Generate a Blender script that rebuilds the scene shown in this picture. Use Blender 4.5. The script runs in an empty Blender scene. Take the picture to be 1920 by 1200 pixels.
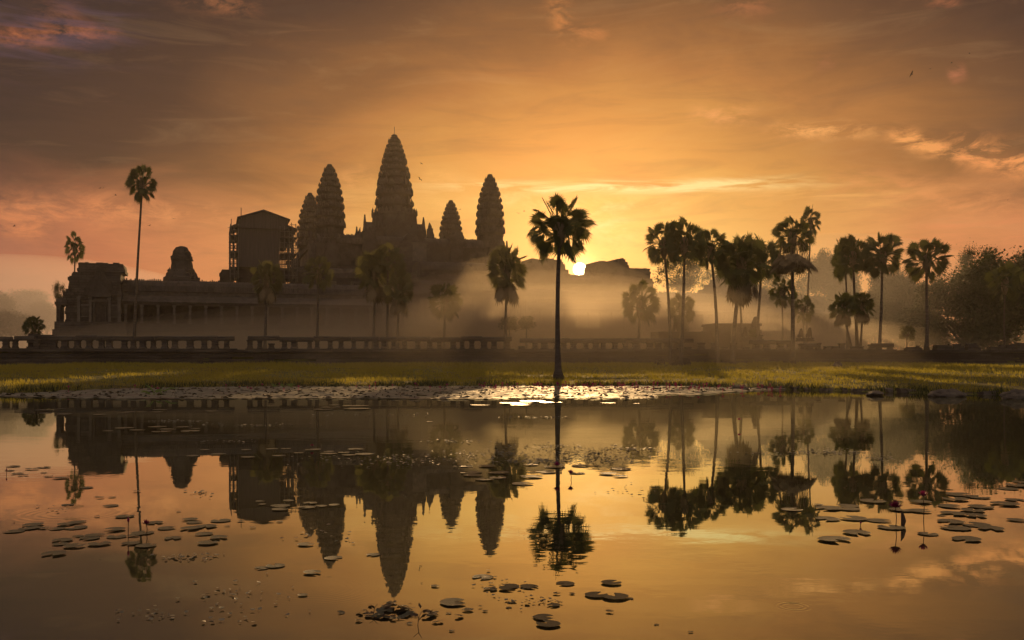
import bpy, bmesh, math, random
from math import sin, cos, tan, atan, atan2, pi, radians, sqrt, exp
from mathutils import Vector, Matrix, noise

# ---------------------------------------------------------------- camera
SC = bpy.context.scene
F, HZ, CAMZ = 1760.0, 674.0, 2.0           # focal length in photo pixels, horizon row, eye height in metres
cam_d = bpy.data.cameras.new("camera")
cam = bpy.data.objects.new("camera", cam_d); SC.collection.objects.link(cam)
cam.location = (0, 0, CAMZ); cam.rotation_euler = (radians(90), 0, 0)
cam_d.sensor_width = 36; cam_d.lens = 36 * F / 1920.0
cam_d.shift_y = (HZ - 600) / 1920.0
cam_d.clip_start = 0.1; cam_d.clip_end = 4000
SC.camera = cam
SC.view_settings.view_transform = 'Standard'; SC.view_settings.look = 'None'
SC.view_settings.gamma = 1; SC.view_settings.exposure = 0
SC.render.engine = 'CYCLES'
cy = SC.cycles
cy.use_denoising = True
cy.max_bounces = 6; cy.diffuse_bounces = 2; cy.glossy_bounces = 3; cy.transmission_bounces = 2
cy.volume_bounces = 1; cy.transparent_max_bounces = 6
cy.sample_clamp_indirect = 3; cy.caustics_reflective = False; cy.caustics_refractive = False

# ---------------------------------------------------------------- node maths
class E:
    """a socket with arithmetic"""
    def __init__(s, t, v): s.t, s.v = t, v
    def op(s, o, b=None, c=None, clamp=False):
        n = s.t.nodes.new('ShaderNodeMath'); n.operation = o; n.use_clamp = clamp
        for i, x in enumerate((s, b, c)):
            if x is None: continue
            if isinstance(x, E): x = x.v
            if isinstance(x, (int, float)): n.inputs[i].default_value = x
            else: s.t.links.new(x, n.inputs[i])
        return E(s.t, n.outputs[0])
    def __add__(s, b): return s.op('ADD', b)
    __radd__ = __add__
    def __mul__(s, b): return s.op('MULTIPLY', b)
    __rmul__ = __mul__
    def __sub__(s, b): return s.op('SUBTRACT', b)
    def __rsub__(s, b): return E(s.t, b).op('SUBTRACT', s) if isinstance(b, (int, float)) else b - s
    def __truediv__(s, b): return s.op('DIVIDE', b)
    def exp(s): return s.op('EXPONENT')
    def sat(s): return s.op('ADD', 0.0, clamp=True)
    def step(s, a, b):
        n = s.t.nodes.new('ShaderNodeMapRange'); n.interpolation_type = 'SMOOTHSTEP'
        s.t.links.new(s.v, n.inputs['Value']); n.inputs['From Min'].default_value = a; n.inputs['From Max'].default_value = b
        return E(s.t, n.outputs[0])
    def ramp(s, stops, lo, hi):
        n = s.t.nodes.new('ShaderNodeMapRange'); s.t.links.new(s.v, n.inputs['Value'])
        n.inputs['From Min'].default_value = lo; n.inputs['From Max'].default_value = hi
        r = s.t.nodes.new('ShaderNodeValToRGB'); s.t.links.new(n.outputs[0], r.inputs[0])
        el = r.color_ramp.elements
        while len(el) > 1: el.remove(el[0])
        first = True
        for p, c in stops:
            q = (p - lo) / (hi - lo)
            e = el[0] if first else el.new(q)
            e.position = q; e.color = lin(c); first = False
        return r.outputs[0]
def lin(c, a=1.0):
    f = lambda x: (x / 12.92 if x <= 0.04045 else ((x + 0.055) / 1.055) ** 2.4)
    return tuple(f(x / 255.0) for x in c) + (a,)
def mixc(t, f, a, b, mode='MIX'):
    n = t.nodes.new('ShaderNodeMix'); n.data_type = 'RGBA'; n.blend_type = mode
    for s, x in ((n.inputs[0], f), (n.inputs[6], a), (n.inputs[7], b)):
        if isinstance(x, E): x = x.v
        if isinstance(x, (int, float, tuple)): s.default_value = x
        else: t.links.new(x, s)
    return n.outputs[2]
def noise_n(t, vec, scale, detail=4, rough=0.55, dist=0.0):
    n = t.nodes.new('ShaderNodeTexNoise'); n.inputs['Scale'].default_value = scale
    n.inputs['Detail'].default_value = detail; n.inputs['Roughness'].default_value = rough; n.inputs['Distortion'].default_value = dist
    if vec is not None: t.links.new(vec, n.inputs['Vector'])
    return E(t, n.outputs[0])
def comb(t, x, y, z=0.0):
    n = t.nodes.new('ShaderNodeCombineXYZ')
    for i, v in enumerate((x, y, z)):
        if isinstance(v, E): t.links.new(v.v, n.inputs[i])
        else: n.inputs[i].default_value = v
    return n.outputs[0]

# ---------------------------------------------------------------- sky
SUN_AZ = math.degrees(atan((1087 - 960) / F)); SUN_EL = math.degrees(atan((HZ - 505) / F * cos(radians(SUN_AZ))))
LAMP_AZ, LAMP_EL = math.degrees(atan((1049 - 960) / F)), 10.75
def azel(px, py):
    a = atan((px - 960) / F); return math.degrees(a), math.degrees(atan((HZ - py) / F * cos(a)))
SKY_GAIN = 0.97
world = bpy.data.worlds.new("World"); SC.world = world; world.use_nodes = True
def build_sky():
    t = world.node_tree; t.nodes.clear()
    tc = t.nodes.new('ShaderNodeTexCoord'); sp = t.nodes.new('ShaderNodeSeparateXYZ'); t.links.new(tc.outputs['Generated'], sp.inputs[0])
    X, Y, Z = (E(t, o) for o in sp.outputs)
    az = X.op('ARCTAN2', Y) * (180 / pi)
    el = Z.op('ARCSINE').op('ABSOLUTE') * (180 / pi)
    q = comb(t, az * 0.055, el * 0.16)
    wn = noise_n(t, q, 1.6, 5, 0.6, 0.6)                        # broad soft cloud structure
    warp = (wn - 0.5)
    daz = (az - SUN_AZ).op('ABSOLUTE')
    del_ = el - SUN_EL
    azd = az - SUN_AZ - del_ * 0.12                              # the bright column leans
    th = ((azd * 0.62) * (azd * 0.62) + del_ * del_).op('SQRT') + warp * 4.5
    high = th.ramp([(0, (246, 209, 112)), (4.5, (238, 184, 92)), (8, (221, 155, 76)), (12, (178, 116, 62)), (14, (140, 91, 53)), (16, (110, 73, 49)), (18.5, (72, 49, 41)),
                    (22, (48, 36, 38)), (31, (50, 40, 47)), (48, (116, 97, 84)), (80, (145, 127, 112)), (140, (150, 142, 146))], 0, 140)
    low = (daz + warp * 5).ramp([(0, (248, 213, 116)), (6, (243, 196, 106)), (12, (236, 170, 92)), (20, (222, 143, 86)), (28, (198, 119, 80)), (33, (172, 106, 80)),
                    (60, (120, 88, 92)), (110, (82, 74, 88)), (180, (70, 68, 86))], 0, 180)
    f = (el + warp * 5 ).step(6.0, 11.5)
    base = mixc(t, f, low, high)
    # darker and lighter streaks of the cloud deck
    q2 = comb(t, az * 0.035 + el * 0.02, el * 0.22 - az * 0.008)
    st = noise_n(t, q2, 3.2, 6, 0.62, 1.0)
    base = mixc(t, (0.5 - st).sat() * 1.1, base, (0.10, 0.055, 0.04, 1))
    base = mixc(t, ((st - 0.54) * 0.7).sat(), base, mixc(t, 0.5, base, (0.95, 0.55, 0.24, 1), 'SCREEN'))
    # lit wisps
    fine = noise_n(t, comb(t, az * 0.16, el * 0.42), 2.6, 7, 0.66, 0.4)
    fine = ((fine - 0.43) * 5.0).sat()
    fine2 = noise_n(t, comb(t, az * 0.06 + 3.0, el * 0.55), 3.0, 6, 0.62, 0.8)
    fine2 = ((fine2 - 0.44) * 4.5).sat()
    def band(x0, y0, x1, y1, thick, col, amt, n=fine, base=None):
        a0, e0 = azel(x0, y0); a1, e1 = azel(x1, y1)
        L = sqrt((a1 - a0) ** 2 + (e1 - e0) ** 2); ux, uy = (a1 - a0) / L, (e1 - e0) / L
        cx, cyy = (a0 + a1) / 2, (e0 + e1) / 2
        s = (az - cx) * ux + (el - cyy) * uy
        r = (el - cyy) * ux - (az - cx) * uy
        w = thick * 57.3 / F
        m = (s * (2.0 / L)); m = (m * m * m * m * -0.9).exp()
        r = r / w; m = m * (r * r * -1.0).exp() * n * (amt * 1.35)
        return mixc(t, m.sat(), base, lin(col))
    for b in [(-60, 400, 300, 392, 30, (226, 138, 86), .62, fine), (0, 420, 90, 445, 16, (226, 136, 86), .5, fine),
              (200, 395, 470, 405, 20, (236, 156, 96), .45, fine), (600, 385, 900, 375, 34, (250, 190, 110), .35, fine2),
              (860, 350, 1480, 342, 10, (255, 226, 150), 1.5, fine2), (900, 372, 1260, 385, 16, (255, 222, 140), .5, fine),
              (1060, 395, 1180, 440, 26, (255, 226, 146), .6, fine), (790, 330, 860, 340, 16, (246, 180, 96), .45, fine),
              (640, 345, 700, 330, 22, (232, 160, 92), .6, fine), (1300, 213, 1410, 216, 15, (236, 160, 92), .75, fine),
              (1450, 244, 1630, 246, 12, (240, 166, 94), 1.1, fine), (1670, 250, 1790, 288, 15, (238, 158, 88), 1.2, fine),
              (1770, 270, 1960, 318, 22, (236, 150, 86), 1.2, fine), (1540, 340, 1960, 400, 30, (232, 150, 90), .45, fine),
              (1380, 360, 1700, 372, 18, (243, 178, 98), .5, fine2), (1650, 440, 1960, 424, 24, (232, 140, 90), .4, fine2),
              (-20, 70, 215, 62, 16, (196, 112, 72), .6, fine), (60, 20, 150, 40, 22, (140, 86, 66), .5, fine),
              (330, -10, 480, 14, 18, (166, 104, 68), .6, fine), (1035, -10, 1075, 90, 20, (216, 134, 72), .6, fine),
              (1080, 60, 1140, 66, 14, (206, 128, 70), .5, fine), (1340, 12, 1450, 8, 18, (170, 104, 66), .6, fine),
              (1530, 122, 1565, 112, 10, (170, 104, 70), .6, fine), (1780, 145, 1810, 130, 12, (176, 106, 74), .7, fine),
              (1740, 4, 1800, 4, 8, (160, 96, 66), .7, fine),
              (-40, 60, 260, 30, 60, (88, 70, 88), .5, fine2)]:
        base = band(*b, base=base)
    # sun disc and the aureole close to it
    sd = Vector((sin(radians(SUN_AZ)) * cos(radians(SUN_EL)), cos(radians(SUN_AZ)) * cos(radians(SUN_EL)), sin(radians(SUN_EL))))
    dp = t.nodes.new('ShaderNodeVectorMath'); dp.operation = 'DOT_PRODUCT'; t.links.new(tc.outputs['Generated'], dp.inputs[0]); dp.inputs[1].default_value = sd
    ang = E(t, dp.outputs['Value']).op('MINIMUM', 1.0).op('ARCCOSINE') * (180 / pi)
    disc = 1.0 - ang.step(0.36, 0.43)
    a1 = (ang / 0.8); halo = (a1 * a1 * -1.0).exp() * 0.9 + (ang * -0.30).exp() * 0.34
    bg = t.nodes.new('ShaderNodeBackground'); t.links.new(base, bg.inputs[0]); bg.inputs[1].default_value = SKY_GAIN
    b2 = t.nodes.new('ShaderNodeBackground'); b2.inputs[0].default_value = (1, .86, .52, 1); t.links.new((disc * 9.0).v, b2.inputs[1])
    b3 = t.nodes.new('ShaderNodeBackground'); b3.inputs[0].default_value = (1, .72, .30, 1); t.links.new(halo.v, b3.inputs[1])
    ns = t.nodes.new('ShaderNodeTexSky'); ns.sky_type = 'NISHITA'; ns.sun_disc = False
    ns.sun_elevation = radians(SUN_EL); ns.sun_rotation = radians(SUN_AZ)
    b4 = t.nodes.new('ShaderNodeBackground'); t.links.new(ns.outputs[0], b4.inputs[0]); b4.inputs[1].default_value = 0.0005
    out = t.nodes.new('ShaderNodeOutputWorld'); prev = bg.outputs[0]
    b5 = t.nodes.new('ShaderNodeBackground'); b5.inputs[0].default_value = (1, .10, .0, 1)      # extra red added round the sun to warm the light on the mist
    g5 = ang / 6.5; t.links.new(((g5 * g5 * -1.0).exp() * 0.7).v, b5.inputs[1])
    for b in (b2, b3, b4, b5):
        a = t.nodes.new('ShaderNodeAddShader'); t.links.new(prev, a.inputs[0]); t.links.new(b.outputs[0], a.inputs[1]); prev = a.outputs[0]
    t.links.new(prev, out.inputs[0])
build_sky()
world.cycles.sampling_method = 'MANUAL'; world.cycles.sample_map_resolution = 512
sun_d = bpy.data.lights.new("sun", 'SUN'); sun = bpy.data.objects.new("sun", sun_d); SC.collection.objects.link(sun)
sun_d.energy = 3.0; sun_d.angle = radians(0.5); sun_d.color = (1, .60, .25)
sun.rotation_euler = (radians(90 - LAMP_EL), 0, pi - radians(LAMP_AZ))
sun.location = (30, 300, 90)

# ---------------------------------------------------------------- helpers
COL = SC.collection
rnd = random.Random(7)
def at(px, py, d): return Vector(((px - 960) / F * d, d, CAMZ - (py - HZ) / F * d))
def gx(px, d): return (px - 960) / F * d
class MB:
    def __init__(s): s.v, s.f, s.m = [], [], []
    def add(s, vs, fs, mat=0):
        o = len(s.v); s.v.extend(tuple(v) for v in vs); s.f.extend(tuple(i + o for i in f) for f in fs); s.m.extend([mat] * len(fs))
    def box(s, x0, y0, z0, x1, y1, z1, mat=0, j=0.0):
        r = (lambda: rnd.uniform(-j, j)) if j else (lambda: 0)
        vs = [(x + r(), y + r(), z + r()) for z in (z0, z1) for x, y in ((x0, y0), (x1, y0), (x1, y1), (x0, y1))]
        s.add(vs, [(3, 2, 1, 0), (4, 5, 6, 7), (0, 1, 5, 4), (1, 2, 6, 5), (2, 3, 7, 6), (3, 0, 4, 7)], mat)
    def rings(s, rings, cap=True, mat=0):
        n = len(rings[0]); vs = [p for r in rings for p in r]; fs = []
        for k in range(len(rings) - 1):
            a, b = k * n, (k + 1) * n
            fs += [(a + i, a + (i + 1) % n, b + (i + 1) % n, b + i) for i in range(n)]
        if cap: fs += [tuple(range(n - 1, -1, -1)), tuple((len(rings) - 1) * n + i for i in range(n))]
        s.add(vs, fs, mat)
    def tube(s, pts, rad, n=8, mat=0):
        rings = []
        for i, p in enumerate(pts):
            p = Vector(p); a = Vector(pts[max(i - 1, 0)]); b = Vector(pts[min(i + 1, len(pts) - 1)])
            d = (b - a).normalized(); u = d.cross(Vector((0, 1, 0)) if abs(d.y) < .9 else Vector((1, 0, 0))).normalized(); w = d.cross(u)
            r = rad[i] if isinstance(rad, (list, tuple)) else rad
            rings.append([p + (u * cos(2 * pi * k / n) + w * sin(2 * pi * k / n)) * r for k in range(n)])
        s.rings(rings, True, mat)
    def prism(s, poly, z0, z1, mat=0):
        s.rings([[(x, y, z0) for x, y in poly], [(x, y, z1) for x, y in poly]], True, mat)
    def bar(s, a, b, r, mat=0): s.tube([a, b], r, 4, mat)
    def build(s, name, mat, parent=None, smooth=False, loc=None, rz=None):
        me = bpy.data.meshes.new(name); me.from_pydata(s.v, [], s.f)
        for m in (mat if isinstance(mat, (list, tuple)) else [mat]): me.materials.append(m)
        if isinstance(mat, (list, tuple)): me.polygons.foreach_set('material_index', s.m)
        if smooth: me.polygons.foreach_set('use_smooth', [True] * len(s.f))
        me.update(); o = bpy.data.objects.new(name, me); COL.objects.link(o)
        if parent: o.parent = parent
        if loc is not None: o.location = loc
        if rz is not None: o.rotation_euler[2] = rz
        return o
def tag(o, label=None, cat=None, group=None, kind=None):
    for k, v in (('label', label), ('category', cat), ('group', group), ('kind', kind)):
        if v: o[k] = v
    return o
def empty(name, loc=(0, 0, 0), rz=0.0, label=None, cat=None, group=None):
    o = bpy.data.objects.new(name, None); COL.objects.link(o); o.location = loc; o.rotation_euler = (0, 0, rz); o.empty_display_size = .3
    return tag(o, label, cat, group)
KIDS = {}
def copy_tree(o, parent=None):
    c = o.copy(); COL.objects.link(c); c.parent = parent
    for ch in [x for x in bpy.data.objects if x.parent == o]: copy_tree(ch, c)
    return c

# ---------------------------------------------------------------- materials
def mat(name, c1, c2, scale=1.0, rough=.85, bump=.3, bscale=None, detail=6, spec=.3, c3=None, stretch=(1, 1, 1), trans=None, brick=None, dist=.15):
    m = bpy.data.materials.new(name); m.use_nodes = True; t = m.node_tree; b = t.nodes['Principled BSDF']
    tc = t.nodes.new('ShaderNodeTexCoord'); mp = t.nodes.new('ShaderNodeMapping'); t.links.new(tc.outputs['Object'], mp.inputs[0]); mp.inputs['Scale'].default_value = stretch
    v = mp.outputs[0]
    n = noise_n(t, v, scale, detail, .6, .3)
    f = ((n - .5) * 2.6 + .5).sat()
    col = mixc(t, f, tuple(c1) + (1,), tuple(c2) + (1,))
    if c3:
        n3 = noise_n(t, v, scale * .23 + .01, 4, .6, .8); col = mixc(t, ((n3 - .5) * 5).sat(), col, tuple(c3) + (1,))
    h = noise_n(t, v, bscale or scale * 4, 5, .65)
    if brick:
        bt = t.nodes.new('ShaderNodeTexBrick'); m2 = t.nodes.new('ShaderNodeMapping'); t.links.new(tc.outputs['Object'], m2.inputs[0])
        m2.inputs['Rotation'].default_value = (radians(90), 0, 0); t.links.new(m2.outputs[0], bt.inputs[0])
        bt.inputs['Scale'].default_value = 1; bt.inputs['Brick Width'].default_value = brick[0]; bt.inputs['Row Height'].default_value = brick[1]
        bt.inputs['Mortar Size'].default_value = .03; bt.inputs['Mortar Smooth'].default_value = .3
        bt.inputs[1].default_value = (.8, .8, .8, 1); bt.inputs[2].default_value = (1.15, 1.15, 1.15, 1); bt.inputs[3].default_value = (.3, .3, .3, 1)
        col = mixc(t, .7, col, bt.outputs[0], 'MULTIPLY')
        h = h * .5 + E(t, bt.outputs[1]) * -1.0
    t.links.new(col, b.inputs['Base Color'])
    b.inputs['Roughness'].default_value = rough; b.inputs['Specular IOR Level'].default_value = spec
    bp = t.nodes.new('ShaderNodeBump'); bp.inputs['Strength'].default_value = bump; bp.inputs['Distance'].default_value = dist
    t.links.new(h.v, bp.inputs['Height']); t.links.new(bp.outputs[0], b.inputs['Normal'])
    if trans:
        tr = t.nodes.new('ShaderNodeBsdfTranslucent'); tr.inputs[0].default_value = tuple(trans[:3]) + (1,)
        mx = t.nodes.new('ShaderNodeMixShader'); mx.inputs[0].default_value = trans[3]
        t.links.new(b.outputs[0], mx.inputs[1]); t.links.new(tr.outputs[0], mx.inputs[2]); t.links.new(mx.outputs[0], t.nodes['Material Output'].inputs[0])
    return m
M = {}
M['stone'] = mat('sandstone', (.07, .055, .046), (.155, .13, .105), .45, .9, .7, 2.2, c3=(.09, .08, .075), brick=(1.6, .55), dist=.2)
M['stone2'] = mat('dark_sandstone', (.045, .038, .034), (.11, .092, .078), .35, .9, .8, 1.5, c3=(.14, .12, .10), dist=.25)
M['roof'] = mat('roof_stone', (.055, .046, .04), (.12, .10, .085), .5, .9, .8, 2.0, stretch=(1.6, 1, .6), c3=(.06, .055, .05), dist=.2)
M['pillar'] = mat('pale_pillar_stone', (.10, .085, .072), (.21, .18, .15), .8, .85, .4, 4)
M['terrace'] = mat('terrace_stone', (.055, .046, .04), (.16, .135, .11), .4, .85, .8, 3.0, stretch=(.5, 1, 2.0), c3=(.06, .05, .045), brick=(1.9, .42), dist=.2)
M['trunk'] = mat('palm_bark', (.09, .07, .055), (.19, .155, .12), 2.2, .9, .8, 7, stretch=(.6, .6, 3), dist=.05)
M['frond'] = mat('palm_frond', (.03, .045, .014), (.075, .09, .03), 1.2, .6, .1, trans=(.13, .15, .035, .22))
M['frond_lit'] = mat('lit_palm_frond', (.07, .075, .035), (.15, .145, .065), 1.2, .7, .1, trans=(.2, .2, .07, .3))  # frond green made lighter, painting in the light on the misty palms
M['frond_dry'] = mat('dry_palm_frond', (.14, .105, .06), (.27, .21, .12), 1.2, .8, .1)
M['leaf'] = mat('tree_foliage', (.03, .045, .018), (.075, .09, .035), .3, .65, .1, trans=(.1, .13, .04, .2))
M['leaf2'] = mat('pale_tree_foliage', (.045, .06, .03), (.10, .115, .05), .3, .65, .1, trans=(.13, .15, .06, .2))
M['bark'] = mat('tree_bark', (.07, .055, .045), (.14, .11, .09), 2, .9, .6)
M['rail_metal'] = mat('scaffold_pole', (.10, .09, .08), (.18, .16, .14), 3, .5, .1)
M['sheeting'] = mat('shelter_sheeting', (.07, .06, .055), (.11, .095, .085), .6, .75, .3, stretch=(6, 6, .3))
M['netting'] = mat('scaffold_netting', (.12, .10, .085), (.20, .17, .14), 1.5, .9, .2)
M['soil'] = mat('bank_soil', (.06, .045, .03), (.13, .10, .07), 2, .95, .8)
M['rock'] = mat('rock', (.08, .065, .055), (.22, .19, .155), 1.4, .85, .9, 5, c3=(.05, .045, .04))
M['pad'] = mat('lily_pad', (.05, .058, .032), (.13, .125, .08), 7, .42, .3, 22, spec=.5, c3=(.10, .085, .06), dist=.02)
M['pad_dry'] = mat('brown_lily_leaf', (.05, .032, .02), (.11, .07, .045), 7, .5, .35, 22, spec=.4, dist=.02)
M['strip_pad'] = mat('matted_lily_pad', (.07, .08, .045), (.30, .28, .21), 1.2, .6, .12, 5, spec=.6, c3=(.14, .09, .06), dist=.04)
for k_, w_, r0_ in (('strip_pad', .45, .62),):
    b_ = M[k_].node_tree.nodes['Principled BSDF']; b_.inputs['Coat Weight'].default_value = w_; b_.inputs['Coat Roughness'].default_value = r0_; b_.inputs['Coat IOR'].default_value = 1.7
M['strip_leaf'] = mat('raised_lily_leaf', (.03, .03, .016), (.085, .06, .035), 1.2, .6, .2)
M['petal'] = mat('pink_petal', (.42, .035, .15), (.62, .09, .28), 14, .5, .1, trans=(.6, .06, .25, .35))
M['petal_dark'] = mat('magenta_petal', (.22, .015, .07), (.36, .035, .13), 14, .5, .1, trans=(.4, .03, .14, .25))
M['stem'] = mat('flower_stem', (.06, .035, .025), (.11, .07, .04), 8, .6, .2)
M['green_leaf'] = mat('green_blade', (.10, .18, .04), (.20, .30, .08), 3, .45, .1, trans=(.25, .38, .08, .4))
M['bird'] = mat('bird_feathers', (.02, .018, .016), (.05, .045, .04), 8, .8, .1)
def grass_mat(name, c1, c2, c3, tr):
    return mat(name, c1, c2, .8, .8, .5, 9, c3=c3, trans=tr, stretch=(.35, 1, 1), dist=.1)
M['lawn'] = grass_mat('lawn_turf', (.085, .09, .022), (.20, .19, .04), (.13, .10, .045), (.15, .16, .03, .15))
M['blade'] = grass_mat('grass_blade', (.11, .125, .025), (.30, .275, .045), (.22, .16, .05), (.62, .54, .08, .55))

# water: dark body under a mirror that strengthens towards grazing
def water_mat():
    m = bpy.data.materials.new('pond_water'); m.use_nodes = True; t = m.node_tree; t.nodes.clear()
    out = t.nodes.new('ShaderNodeOutputMaterial')
    tc = t.nodes.new('ShaderNodeTexCoord')
    mp = t.nodes.new('ShaderNodeMapping'); t.links.new(tc.outputs['Object'], mp.inputs[0]); mp.inputs['Scale'].default_value = (.7, 1.0, 1)
    n1 = noise_n(t, mp.outputs[0], 2.2, 3, .5)
    n2 = noise_n(t, mp.outputs[0], .35, 2, .5)
    mk = noise_n(t, mp.outputs[0], .16, 2, .5).step(.46, .62)
    h = n1 * (mk * .9 + .18) * .0022 + n2 * .003
    sp = t.nodes.new('ShaderNodeSeparateXYZ'); t.links.new(tc.outputs['Object'], sp.inputs[0])
    X, Y = E(t, sp.outputs[0]), E(t, sp.outputs[1])
    for (px, py, R, amp, wl) in ((600, 1104, .40, 0.00016, .06), (1487, 1137, .10, 0.00060, .05), (140, 962, .5, 0.00048, .12)):
        d = CAMZ * F / (py - HZ); cx = gx(px, d)
        r = ((X - cx) * (X - cx) + (Y - d) * (Y - d)).op('SQRT')
        e = (r - R) / (R * .45)
        h = h + (r * (2 * pi / wl)).op('SINE') * (e * e * -1.0).exp() * amp * (n1 * 2.2 - .6).sat()
    bp = t.nodes.new('ShaderNodeBump'); bp.inputs['Strength'].default_value = 1; bp.inputs['Distance'].default_value = 1; t.links.new(h.v, bp.inputs['Height'])
    g = t.nodes.new('ShaderNodeBsdfGlossy'); g.inputs['Color'].default_value = (.93, .99, .86, 1); g.inputs['Roughness'].default_value = .012; t.links.new(bp.outputs[0], g.inputs['Normal'])
    d = t.nodes.new('ShaderNodeBsdfDiffuse'); d.inputs[0].default_value = (.035, .028, .018, 1)
    lw = t.nodes.new('ShaderNodeLayerWeight'); lw.inputs[0].default_value = .5
    fac = E(t, lw.outputs['Facing'])             # 1 at grazing
    fac = fac.ramp([(0, (40, 40, 40)), (.6, (130, 130, 130)), (.72, (186, 186, 186)), (.88, (215, 215, 215)), (1.0, (232, 232, 232))], 0, 1)
    mx = t.nodes.new('ShaderNodeMixShader'); t.links.new(fac, mx.inputs[0]); t.links.new(d.outputs[0], mx.inputs[1]); t.links.new(g.outputs[0], mx.inputs[2])
    t.links.new(mx.outputs[0], out.inputs[0]); return m
M['water'] = water_mat()
def volume_mat(name, dens, g, col=(1, .97, .93)):
    m = bpy.data.materials.new(name); m.use_nodes = True; t = m.node_tree; t.nodes.clear()
    o = t.nodes.new('ShaderNodeOutputMaterial'); v = t.nodes.new('ShaderNodeVolumePrincipled')
    v.inputs['Density'].default_value = dens; v.inputs['Anisotropy'].default_value = g; v.inputs['Color'].default_value = tuple(col) + (1,)
    t.links.new(v.outputs[0], o.inputs['Volume']); return m

# ---------------------------------------------------------------- ground, water
TD0, TSL = 135.0, .12                       # terrace front line: y = TD0 + TSL*x
def shore(x):
    # distance of the far bank along y for world x (piecewise, from the photograph's shoreline)
    P = [(-60, 41), (-26, 46), (-30.5 + 3, 52)]
    pts = [(-70, 38), (-27, 45), (-31.5, 59)]
    k = [(-80, 36), (-34, 44), (-29, 53), (-26, 63), (-20, 67.5), (0, 69), (12, 69.5), (17, 64), (24, 56), (30, 50), (36, 47), (80, 40)]
    for (a, ya), (b, yb) in zip(k, k[1:]):
        if a <= x <= b: base = ya + (yb - ya) * (x - a) / (b - a); break
    else: base = 40
    return base + .55 * noise.noise(Vector((x * .35, 3.1, 0))) + .25 * noise.noise(Vector((x * 1.3, 9.1, 0)))
def ground_z(x, y):
    ty = TD0 + TSL * x
    s = shore(max(-79, min(79, x)))
    if y > ty + 1: return 3.35
    if y < s: return max(-1.0, -.03 - (s - y) * .25)
    f = (y - s) / max(1, ty - s)
    z = .13 * min(1, (y - s) / .5) + 1.27 * f ** .75
    z += .10 * noise.noise(Vector((x * .12, y * .12, 0))) * min(1, (y - s) / 6)
    z += .05 * noise.noise(Vector((x * .6, y * .6, 2))) * min(1, (y - s) / 3)
    for (bx, by, r, h) in MOUNDS: z += h * exp(-((x - bx) ** 2 + ((y - by) * .8) ** 2) / (r * r))
    return z
MOUNDS = [(gx(1345, 104), 104, 3.4, .42), (gx(1277, 118), 117.5, 1.6, .35), (gx(1237, 118), 118, 1.1, .28), (gx(1100, 100), 100, 2.5, .12), (gx(1048, 75), 75, 1.3, .12)]
mb = MB()
xs = [-800, -500, -300, -200, -150, -120] + [-100 + i * 1.0 for i in range(201)] + [120, 150, 200, 300, 500, 800]
ys = [-60, 0, 20, 30, 36] + [38 + i * .8 for i in range(45)] + [75 + i * 1.6 for i in range(60)] + [180, 240, 320, 450, 620, 900]
for y in ys:
    for x in xs: mb.v.append((x, y, ground_z(x, y)))
nx = len(xs)
for j in range(len(ys) - 1):
    for i in range(nx - 1): mb.f.append((j * nx + i, j * nx + i + 1, (j + 1) * nx + i + 1, (j + 1) * nx + i)); mb.m.append(0)
tag(mb.build('ground', M['lawn'], smooth=True), kind='structure')
mb = MB(); mb.add([(-800, -60, 0), (800, -60, 0), (800, 75, 0), (-800, 75, 0)], [(0, 1, 2, 3)])
tag(mb.build('water', M['water']), kind='structure')

# grass blades on the bank
mb = MB()
for k in range(80000):
    t_ = rnd.random(); x = rnd.uniform(-60, 62); s = shore(x); ty = TD0 + TSL * x
    y = s + .1 + (ty - s - .3) * t_ ** 1.25
    if abs(x) > y * .57: continue
    z = ground_z(x, y); dens = noise.noise(Vector((x * .18, y * .25, 5)))
    if dens < -.05 and rnd.random() < .78: continue
    h = rnd.uniform(.10, .26) * (1 + .8 * max(0, dens)) * (.7 + y / 130); w = .022 * (y / 60); a = rnd.uniform(0, pi)
    dx, dy = cos(a) * w, sin(a) * w; lx, ly = rnd.uniform(-.5, .5) * h, rnd.uniform(-.5, .5) * h
    mb.add([(x - dx, y - dy, z - .02), (x + dx, y + dy, z - .02), (x + lx, y + ly, z + h)], [(0, 1, 2)])
    mb.add([(x - dx + .1, y - dy + .05, z - .02), (x + dx + .1, y + dy + .05, z - .02), (x - lx + .1, y - ly, z + h * .8)], [(0, 1, 2)])
tag(mb.build('grass', M['blade']), 'short yellow green grass covering the far bank', 'grass', kind='stuff')

mb = MB()
for k in range(9000):
    x = rnd.uniform(-50, 52); s_ = shore(x); y = s_ + abs(rnd.gauss(0, .9)); z = ground_z(x, y); c = noise.noise(Vector((x * .4, 0, 8)))
    if c < -.1 and rnd.random() < .7: continue
    h = rnd.uniform(.15, .42) * (1 + c); w = .03; a = rnd.uniform(0, pi); dx, dy = cos(a) * w, sin(a) * w; lx = rnd.uniform(-.6, .6) * h
    mb.add([(x - dx, y - dy, z - .03), (x + dx, y + dy, z - .03), (x + lx, y, z + h)], [(0, 1, 2)])
tag(mb.build('weeds', M['frond']), 'dark weeds growing along the water edge of the bank', 'weeds', kind='stuff')

# stone edging along the right shoreline
mb = MB(); x = 13.0
while x < 46:
    w = rnd.uniform(.35, 1.3); y = shore(x + w / 2)
    for row in range(2):
        if rnd.random() < .16: continue
        z0 = -.3 + row * .2; h = rnd.uniform(.22, .32)
        yy = y - .25 + row * .35 + rnd.uniform(-.2, .2)
        mb.box(x + rnd.uniform(0, .2), yy, z0, x + w, yy + .7, z0 + h, j=.09)
    x += w + rnd.uniform(0, .25)
tag(mb.build('stone_edging', M['rock']), 'low broken stone edging where the lawn meets the water', 'edging')

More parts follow.
